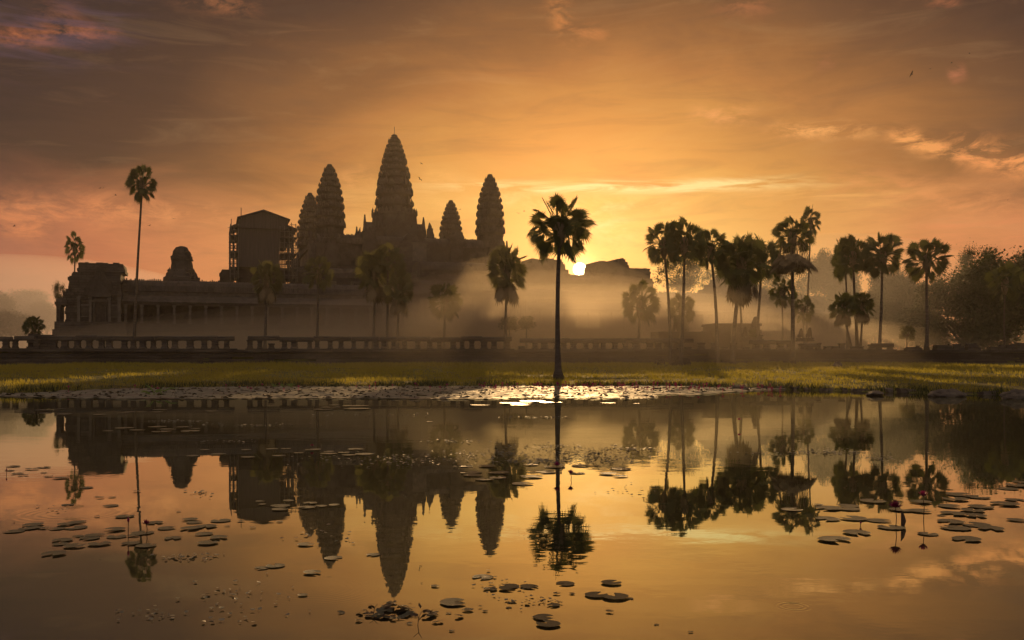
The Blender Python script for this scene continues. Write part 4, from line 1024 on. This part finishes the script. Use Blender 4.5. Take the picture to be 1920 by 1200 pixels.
# far wood that reads as one mass behind everything
mb = MB(); r_ = random.Random(77)
for k in range(26000):
    x = r_.uniform(-330, 330); y = 430 + r_.uniform(0, 30); hmax = 17 + 5 * noise.noise(Vector((x * .03, 0, 0))) + 3.5 * noise.noise(Vector((x * .11, 0, 3))) - (6 if x < -140 else 0)
    z = r_.uniform(0, 1) ** .6 * hmax + ZG; s = r_.uniform(.4, 1.1); a = r_.uniform(0, pi); dx, dy = cos(a) * s, sin(a) * s
    mb.add([(x - dx, y - dy, z), (x, y, z - s * .6), (x + dx, y + dy, z + s * .2), (x, y, z + s * .8)], [(0, 1, 2, 3)])
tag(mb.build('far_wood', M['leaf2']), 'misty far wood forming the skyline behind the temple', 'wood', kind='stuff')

# ---------------------------------------------------------------- lily field along the bank
def pad_poly(r, r_, n=14, notch=.32, wave=.05, serr=0.0):
    a0 = r_.uniform(0, 6.28); pts = []
    for k in range(n + 1):
        a = a0 + notch / 2 + (2 * pi - notch) * k / n; q = r * (1 + r_.uniform(-wave, wave) + (serr if k % 2 else 0)); pts.append((cos(a) * q, sin(a) * q))
    return pts, (cos(a0) * r * .06, sin(a0) * r * .06)
mb = MB(); ml = MB(); r_ = random.Random(19)
for k in range(21000):
    y = r_.uniform(46.6, 70); x = r_.uniform(-.56 * y, .29 * y); s = shore(x)
    if y > s - .1: continue
    xf = x / y * F + 960
    near = 47.6 + 1.0 * noise.noise(Vector((x * .15, 0, 0))) + (0 if xf < 1200 else (xf - 1200) * .055) + (0 if xf > 150 else (150 - xf) * .02)
    if y < near: continue
    if noise.noise(Vector((x * .3, y * .22, 7))) < -.40: continue
    r = r_.uniform(.12, .30); pts, c = pad_poly(r, r_, 8, .4, .1); tx, ty = r_.gauss(0, .03), r_.gauss(.045, .055); z0 = .006 + r_.random() * .02 + r * abs(ty) + r * abs(tx)
    q = r_.uniform(-.02, .03)
    f_ = lambda a, b: (x + a, y + b, z0 + a * tx + b * ty + q * (a * a + b * b) / r)
    mb.add([f_(*c)] + [f_(a, b) for a, b in pts], [(0, i, i + 1) for i in range(1, len(pts))], 0)
    if r_.random() < .11:      # raised, folded dark leaves
        h = r_.uniform(.04, .15); w = r_.uniform(.08, .2); a = r_.uniform(0, pi); dx, dy = cos(a) * w, sin(a) * w; lx, ly = r_.uniform(-.1, .1), r_.uniform(-.1, .1)
        ml.add([(x - dx, y - dy, .03), (x + dx, y + dy, .03), (x + dx * .8 + lx, y + dy * .8 + ly, h * .6), (x + lx, y + ly, h), (x - dx * .8 + lx, y - dy * .8 + ly, h * .7)], [(0, 1, 2, 3, 4)])
o = mb.build('lily_pads', M['strip_pad']); tag(o, 'dense mat of shining lily pads along the far bank', 'lily pads', kind='stuff')
tag(ml.build('raised_lily_leaves', M['strip_leaf']), 'dark curled leaves standing up out of the lily mat', 'lily leaves', kind='stuff')
# flowers over the mat
def blossom(mb, c, s, r_, n=9, op=.9):
    for ring, (k, el) in enumerate(((n, .35 * op), (n - 2, .75), (n - 4, 1.15))):
        for i in range(k):
            a = 2 * pi * i / k + ring * .35; d = Vector((cos(a) * cos(el), sin(a) * cos(el), sin(el))); w = Vector((-sin(a), cos(a), 0)) * s * .15; L = s * r_.uniform(.88, 1.05)
            p0 = Vector(c); mid = p0 + d * L * .55 - Vector((0, 0, s * .04)); tip = p0 + d * L + Vector((0, 0, s * .10))
            mb.add([p0, mid - w, tip, mid + w, mid + Vector((0, 0, s * .05))], [(0, 1, 4), (1, 2, 4), (2, 3, 4), (3, 0, 4), (0, 3, 2, 1)])
mb = MB()
for k in range(190):
    t_ = r_.random(); px = 860 + 620 * t_ ** .8 if r_.random() < .85 else r_.uniform(60, 860); y = r_.uniform(56, 69); x = gx(px, y)
    if y > shore(x): continue
    h = r_.uniform(.12, .34); blossom(mb, (x, y, h), r_.uniform(.09, .15), r_, 7)
    mb.add([(x - .01, y, 0), (x + .01, y, 0), (x + .01, y, h), (x - .01, y, h)], [(0, 1, 2, 3)])
tag(mb.build('lily_flowers', M['petal']), 'scattered tiny pink lily flowers over the lily mat', 'lily flowers', kind='stuff')
# floating specks on the dark middle water
mb = MB()
for (px, py, sx, sy, n) in ((1100, 850, 120, 9, 200), (1020, 838, 90, 6, 90), (1170, 842, 50, 5, 80), (850, 828, 60, 3, 50), (740, 862, 160, 12, 200), (920, 852, 70, 6, 110), (480, 797, 120, 3, 50), (420, 828, 60, 2, 30), (330, 790, 60, 2, 50), (1560, 848, 70, 5, 80), (1500, 850, 160, 3, 60), (1010, 783, 60, 1.5, 50),
        (1100, 862, 120, 8, 260), (1650, 860, 40, 5, 40), (700, 778, 140, 4, 40), (1010, 866, 100, 6, 220),
        (450, 1130, 110, 40, 34), (300, 1155, 90, 12, 22), (430, 1115, 60, 20, 14), (360, 1045, 60, 8, 40), (380, 925, 30, 6, 25), (100, 955, 30, 6, 14), (1010, 1128, 40, 8, 20), (600, 1010, 60, 20, 20), (1180, 920, 60, 12, 14), (930, 1110, 60, 30, 20)):
    for k in range(n):
        a, b = r_.gauss(px, sx * .5), r_.gauss(py, sy * .55); b = max(b, 760); d = CAMZ * F / (b - HZ); x = gx(a, d); r = r_.uniform(.006, .014) * (1 + d * .09); m_ = r_.uniform(0, 6)
        z = .008 + r * .35; mb.add([(x + cos(m_ + 2 * pi * i / 5) * r * r_.uniform(.7, 1.3), d + sin(m_ + 2 * pi * i / 5) * r, z + r_.uniform(-.3, .3) * r) for i in range(5)], [(0, 1, 2, 3, 4)])
tag(mb.build('floating_debris', M['strip_pad']), 'tiny leaf bits and duckweed floating in streaks on the pond', 'debris', kind='stuff')

# ---------------------------------------------------------------- single lily pads
CL = []
def cluster(where, s, m='pad'):
    v = [tuple(float(q) for q in a.split(',')) for a in s.split()]; CL.append((where, v, m))
cluster('loose patch near the peach edge bud', '25,875,24 18,883,18 33,889,24 60,880,24 83,877,24 82,887,12 43,892,18 91,894,18 113,897,30')
cluster('sparse row below the small palm reflection', '162,915,24 181,932,10 188,934,15 210,933,15 207,949,30 127,947,22 182,969,10')
cluster('patch around the bud and dark flower', '257,922,14 234,969,36 290,981,30 215,994,38 267,1000,40 251,1005,20 219,1007,36 245,1020,32 274,1024,36 186,1021,38 177,1005,36 168,1010,36 146,1006,22')
cluster('brown patch in the dim pond corner', '62,985,40 55,991,36 26,997,38 83,991,22 107,992,30 123,984,30 145,980,32 143,990,38 117,1014,36 113,1021,26 139,1025,38 101,1040,44')
cluster('between tall palm and shelter reflections', '313,991,34 356,975,30 365,980,30 414,977,36 452,978,14 356,992,36 386,988,38 382,1002,34 324,1010,34 410,1009,36 390,1019,38 335,960,10 426,987,10 474,990,12')
cluster('bright patch on the pavilion reflection', '203,808,20 233,803,34 257,807,28 295,801,34 315,805,30 342,801,24 367,804,18 303,810,34 357,809,36')
cluster('thin row near the lily mat below pavilion', '77,769,24 113,767,20 123,777,30 85,775,20 187,778,24 230,775,22 245,773,22 267,773,18 293,773,24 300,769,28 397,771,24')
cluster('bright row on the black gallery reflection', '385,844,20 361,855,22 410,852,28 462,844,18 465,858,26 510,842,22 536,842,18 560,850,18 587,844,28 617,847,20 523,855,26 615,851,30 645,849,22 667,843,26 683,852,36 653,854,24')
cluster('bright patch near the mat below central tower', '607,768,36 623,760,26 620,764,34 667,762,50 670,767,50')
cluster('bright drift near the mat beside lakeside palm', '967,757,60 1000,753,50 977,760,40 900,760,36 1033,755,40 1140,756,26 1193,757,14 805,791,14')
cluster('patch beside the shelter reflection', '488,940,18 491,946,16 541,939,20 526,950,36 525,956,30 582,944,24 575,952,36 602,950,22 627,948,20 524,979,14')
cluster('pads dotted round the tower reflections', '573,1022,30 625,1047,32 700,1041,26 516,1062,34 490,1066,26 585,1075,34 567,1117,20 816,1100,16')
cluster('group just past the central tower tip reflection', '905,1083,40 921,1095,10 919,1106,26 955,1100,38 950,1105,30 992,1101,36 850,1131,50 877,1145,22 901,1139,8 910,1147,12 847,1184,12 841,1151,10')
cluster('bright patch before the lone tower reflection', '875,875,26 914,875,34 995,872,30 1040,876,38 884,887,40 936,887,40 1023,886,38 887,892,38 996,895,44 933,896,36 908,900,36 980,908,40')
cluster('patch beside the upright pink flower', '1164,880,38 1143,889,40 1082,888,28 1163,894,30 1091,874,40 1118,874,20')
cluster('pads below the lakeside palm reflection', '1060,1095,34 1146,1094,38 1118,1117,44 1154,1121,46 1181,1123,14 1044,1114,15 1072,1114,12 959,1130,16 1038,1136,26 1050,1132,10 1004,1060,8')
cluster('nearest group in the golden water', '1020,1159,40 1028,1172,48 1004,1158,14 954,1140,12 1143,1148,15 1231,1172,10 1295,1186,9')
cluster('patch around the two tall pink flowers', '1636,941,44 1726,942,40 1534,947,20 1590,949,40 1485,956,40 1554,954,50 1590,955,46 1692,957,44 1725,959,40 1552,974,44 1600,973,50 1648,977,46 1671,990,48 1606,1000,50 1564,1013,56 1740,1002,36')
cluster('wide patch past the two tall pink flowers', '1782,950,44 1798,928,46 1834,933,40 1792,937,44 1839,951,44 1824,958,44 1788,964,46 1830,968,42 1765,967,16 1783,979,46 1831,985,50 1792,991,54 1858,992,48 1812,1012,54 1884,946,50 1903,938,36 1890,917,36 1908,911,46 1911,905,24 1906,976,34')
rr = random.Random(55); s = []
for k in range(44):
    a = rr.gauss(0, 1); b = rr.gauss(0, 1); px = 740 + a * 42; py = 1150 + b * 10 + abs(a) * 2
    s.append('%d,%d,%d' % (px, py, rr.uniform(10, 24)))
cluster('untidy knot under the central tower tip reflection', ' '.join(s))
ORD = ['first', 'second', 'third', 'fourth', 'fifth', 'sixth', 'seventh', 'eighth', 'ninth', 'tenth'] + ['%dth' % k for k in range(11, 21)] + ['21st', '22nd', '23rd'] + ['%dth' % k for k in range(24, 31)] + ['31st', '32nd', '33rd'] + ['%dth' % k for k in range(34, 41)] + ['41st', '42nd', '43rd', '44th']
def pad_mesh(seed):
    r_ = random.Random(seed); n = 30; notch = r_.uniform(.35, .95); a0 = 0; mb = MB(); vs = [(.06, 0, .0)]; fs = []
    for ring, rr_ in enumerate((.45, .8, 1.0)):
        for k in range(n + 1):
            a = notch / 2 + (2 * pi - notch) * k / n; q = rr_ * (1 + (.05 if k % 2 else -.03) * (ring == 2) + .05 * noise.noise(Vector((cos(a) * 1.5, sin(a) * 1.5, seed))))
            z = (.05 if ring == 2 else 0) + .045 * noise.noise(Vector((cos(a) * rr_ * 2, sin(a) * rr_ * 2, seed * 3.1))) + (.03 * noise.noise(Vector((cos(a) * 6, sin(a) * 6, seed))) if ring == 2 else 0)
            vs.append((cos(a) * q, sin(a) * q, z))
    m_ = n + 1
    for k in range(n):
        fs.append((0, 1 + k, 2 + k))
        for g in range(2): a = 1 + g * m_ + k; fs.append((a, a + m_, a + m_ + 1, a + 1))
    mb.add(vs, fs);     return mb
PM = []
for k in range(7):
    o = pad_mesh(k + 1).build('lily_pad', M['pad_dry' if k == 6 else 'pad'], smooth=True); PM.append(o.data); bpy.data.objects.remove(o)
r_ = random.Random(91); PLACED = []
for where, pts, m_ in CL:
    knot = where.startswith('untidy')
    for k, (px, py, w) in enumerate(sorted(pts)):
        d = CAMZ * F / (py - HZ); x = gx(px, d); R = w / 2 * d / F; me = PM[6] if knot and r_.random() < .45 else PM[r_.randrange(6)]
        o = bpy.data.objects.new('lily_pad', me); COL.objects.link(o); sag = .10 if not knot else .3
        o.rotation_euler = (r_.gauss(0, .006 if not knot else .12), r_.gauss(0, .006 if not knot else .12), r_.uniform(0, 6.28)); o.scale = (R, R * r_.uniform(.85, 1.1), R * (.4 if not knot else .8))
        o.location = (x, d, .004 + R * (.02 if not knot else .12) + (k % 5) * .002)
        tag(o, '%s lily pad from the left, %s' % (ORD[k], where), 'lily pad', where)
# broken curled leaf bits in the knot
for k, (px, py, h, lb) in enumerate(((700, 1152, 16, 'thin withered stalk sticking up at one side of the leaf knot'), (783, 1172, 22, 'thin dead stalk in front of the leaf knot'), (775, 1150, 10, 'blackened curled leaf in the middle of the leaf knot'), (752, 1147, 9, 'dark folded leaf lying across the leaf knot'))):
    d = CAMZ * F / (py - HZ); x = gx(px, d); H = h * d / F; mb = MB(); r2 = random.Random(k)
    if k < 2:
        mb.tube([(0, 0, -.02), (.01, 0, H * .6), (.03, .01, H)], [.003, .003, .002], 5); mb.tube([(.01, 0, H * .5), (-.03, 0, H * .9)], .002, 4)
    else:
        for i in range(14):
            a = r2.uniform(0, 6.28); q = r2.uniform(0, .09); c = Vector((cos(a) * q * 1.6, sin(a) * q, r2.uniform(0, H))); u = Vector((r2.gauss(0, 1), r2.gauss(0, 1), r2.gauss(0, .5))).normalized() * .03; w = u.cross(Vector((.2, .3, 1))).normalized() * .018
            mb.add([c - u, c - w, c + u, c + w], [(0, 1, 2, 3)])
    tag(mb.build('withered_leaf', M['pad_dry'], loc=(x, d, .01)), lb, 'leaf')

# ---------------------------------------------------------------- flowers and buds
def flower(px, py, pw, pbase, label, op=1.0, m='petal', name='lily_flower', n=11):
    d = CAMZ * F / (pbase - HZ); x = gx(px, d); H = (pbase - py) * d / F; s = pw / 2 * d / F * 1.15
    e = empty(name, (x, d, 0), 0, label, 'flower'); mb = MB(); mb.tube([(.0, 0, -.08), (.012, 0, H * .5), (0, 0, H)], [.006, .005, .005], 6); mb.build('stem', M['stem'], e)
    mb = MB(); blossom(mb, (0, 0, H - .005), s, random.Random(int(px)), n, op); mb.build('petals', M[m], e)
    mb = MB(); mb.tube([(0, 0, H - .004), (0, 0, H + s * .3)], [s * .12, s * .18], 8); mb.build('flower_centre', M['stem'], e)
    mb = MB()
    for i in range(4): a = i * pi / 2; mb.add([(0, 0, H - .006), (cos(a - .35) * s * .4, sin(a - .35) * s * .4, H + .0), (cos(a) * s * .8, sin(a) * s * .8, H + s * .05), (cos(a + .35) * s * .4, sin(a + .35) * s * .4, H)], [(0, 1, 2, 3)])
    mb.build('sepals', M['stem'], e)
flower(274, 982, 17, 1001, 'dark magenta lily flower low over the water beside the tall palm reflection', m='petal_dark')
flower(1070, 888, 15, 900, 'upright pink lily flower with its reflection in the golden water', op=2.2, m='petal')
flower(1044, 872, 14, 893, 'magenta lily flower over the lakeside palm trunk reflection', m='petal')
flower(1679, 951, 25, 988, 'wide open pink lily flower standing on the notched pad', m='petal_dark', n=13)
flower(1731, 930, 21, 975, 'taller pink lily flower with raised petals before the rounded palm reflection', op=1.9, m='petal')
flower(1386, 787, 8, 800, 'small pink lily flower on the dark reflection of the palm row', m='petal')
flower(585, 836, 9, 842, 'small deep pink lily flower on the black gallery reflection', m='petal_dark')
def bud(px, ytop, pbase, w, label):
    d = CAMZ * F / (pbase - HZ); x = gx(px, d); H = (pbase - ytop) * d / F; r = w / 2 * d / F; L = min(H * .45, r * 4.2)
    e = empty('lily_bud', (x, d, 0), 0, label, 'bud'); mb = MB(); mb.tube([(0, 0, -.06), (.004, 0, H - L)], .0045, 6); mb.build('stem', M['stem'], e)
    mb = MB(); mb.tube([(.004, 0, H - L), (.004, 0, H - L * .7), (.004, 0, H - L * .35), (.004, 0, H)], [r * .4, r, r * .85, r * .15], 8); mb.build('bud_head', M['petal_dark'], e, smooth=True)
bud(240, 969, 1006, 5, 'closed lily bud on a thin stem beside the dark magenta flower')
bud(12, 878, 890, 3, 'small closed bud at the peach edge of the pond')
bud(1613, 978, 986, 5, 'stubby bud tip poking out between the pads')
mb = MB(); d = CAMZ * F / (986 - HZ); mb.rings([[(x + a, b, z) for a, b in ((-w, -.004), (0, -w * .5), (w, -.004), (0, .006))] for x, z, w in ((0, -.02, .02), (.012, .06, .032), (.0, .14, .02), (-.02, .185, .003))])
tag(mb.build('curled_leaf', M['pad_dry'], loc=(gx(1692, d), d, 0)), 'dark curled leaf upright beside the wide open pink flower', 'leaf')
# green blades over the mat
for px, py, n, L, lb in ((285, 742, 9, 1.3, 'clump of long pale green leaves flopping over the lily mat edge'), (252, 727, 4, .9, 'small tuft of green leaves at the back of the lily mat'), (530, 727, 6, .8, 'bright green upright leaves in the mat below the palms'), (432, 724, 4, .9, 'thin pale blades at the bank below the shelter'), (162, 722, 3, .6, 'few short green blades on the shaded bank')):
    d = CAMZ * F / (py - HZ); mb = MB(); r2 = random.Random(px)
    for k in range(n):
        x0 = r2.uniform(-1.0, 1.0); a = r2.choice((-1, 1)) * r2.uniform(.25, 1.1); w = .05 + .05 * (lb.startswith('bright')); l = L * r2.uniform(.5, 1); y0 = r2.uniform(-.5, .5)
        P = [Vector((x0 + sin(a * f_) * l * f_, y0, .04 + cos(a * f_ * 1.2) * l * f_ * .6)) for f_ in (0, .33, .66, 1)]
        mb.add([P[0] - Vector((w * .4, 0, 0)), P[0] + Vector((w * .4, 0, 0)), P[1] + Vector((0, .02, w)), P[1] - Vector((0, .02, w)), P[2] + Vector((0, .02, w * .8)), P[2] - Vector((0, .02, w * .8)), P[3]], [(0, 1, 2, 3), (3, 2, 4, 5), (5, 4, 6)])
    tag(mb.build('leaf_clump', M['green_leaf'], loc=(gx(px, d), d, 0)), lb, 'plant')

# ---------------------------------------------------------------- birds
def bird(px, py, d, s, label, bank=0):
    mb = MB(); mb.tube([(0, -.22, 0), (0, -.12, .02), (0, .06, .01), (0, .25, 0)], [.02, .06, .05, .01], 6)
    for q in (-1, 1): mb.add([(q * .03, -.08, .02), (q * .28, -.14, .16), (q * .55, .02, .05), (q * .26, .02, .13), (q * .03, .08, .01)], [(0, 1, 3, 4), (1, 2, 3)])
    o = mb.build('bird', M['bird'], loc=at(px, py, d)); o.scale = (s, s, s); o.rotation_euler = (0, bank, rnd.uniform(0, 6)); tag(o, label, 'bird', 'birds in flight')
for px, py, s, lb, bk in ((187, 353, 1.0, 'bird flying between the small palm and the tall thin palm', .2), (193, 353, .8, 'bird close behind another, beside the tall thin palm crown', .4), (217, 366, .9, 'single bird just below and nearer the tall thin palm crown', 0), (27, 424, 1.0, 'lone bird low in the pink sky at the dim side', .5),
        (280, 423, 1.1, 'bird just past the tall palm trunk', .3), (325, 410, .8, 'bird above the ruined tower stump', .1), (790, 307, .8, 'higher bird beside the central tower spire', .2), (787, 336, 1.1, 'lower bird beside the central tower spire', .6), (862, 393, .8, 'bird between the smallest tower and the lone tower', 0),
        (972, 400, .8, 'bird next to the lakeside palm crown', .3), (983, 396, .8, 'bird nearly touching the lakeside palm crown', .1), (1709, 139, 1.4, 'largest bird, high in the dark cloud', .7), (1745, 129, 1.0, 'bird trailing the largest one in the dark cloud', .2), (1784, 118, .8, 'smaller bird ahead, high in the dark cloud', 0),
        (1818, 100, .7, 'topmost tiny bird in the dark cloud', .3), (1889, 375, .8, 'bird low in the orange cloud above the dark trees', .3)):
    bird(px, py, 130, s * .75, lb, bk)

# ---------------------------------------------------------------- haze and mist (even density volumes)
mb = MB(); mb.box(-360, -25, -2.2, 360, 480, 92)
tag(mb.build('haze', volume_mat('haze_air', .00017, .5, (1, .88, .72))), 'thin golden morning haze filling the air', 'haze', kind='stuff')
def mist(c, s, dens, label, col=(1, .86, .66)):
    bm = bmesh.new(); bmesh.ops.create_icosphere(bm, subdivisions=4, radius=1); me = bpy.data.meshes.new('mist'); bm.to_mesh(me); bm.free(); me.materials.append(volume_mat('mist_air', dens, .5, col))
    o = bpy.data.objects.new('mist', me); COL.objects.link(o); o.location = c; o.scale = s; tag(o, label, 'mist', kind='stuff')
for rx, ry, rz, dn, lb in ((124, 52, 6.5, .0045, 'low mist lying over the terrace'), (112, 51, 9.5, .004, 'mist veiling the gallery columns'), (92, 49, 12.5, .0034, 'mist drifting between the palm trunks'), (72, 47, 15, .003, 'mist round the far palm trunks'), (52, 45, 17.5, .0036, 'glowing mist under the sun'), (34, 42, 21, .003, 'brightest wisp of mist below the sun disc')):
    mist((8 - rx * .10, 182, 1.5), (rx, ry, rz), dn, lb)
mist((12, 130, 0), (42, 50, 12), .0026, 'thin mist creeping over the lawn below the sun')
mist((-170, 330, 4), (85, 85, 34), .006, 'distant mist paling the far trees beyond the pavilion', (.92, .86, .92))
mist((66, 196, 2), (44, 42, 26), .0034, 'pale mist in the trees behind the palm row', (.95, .9, .85))
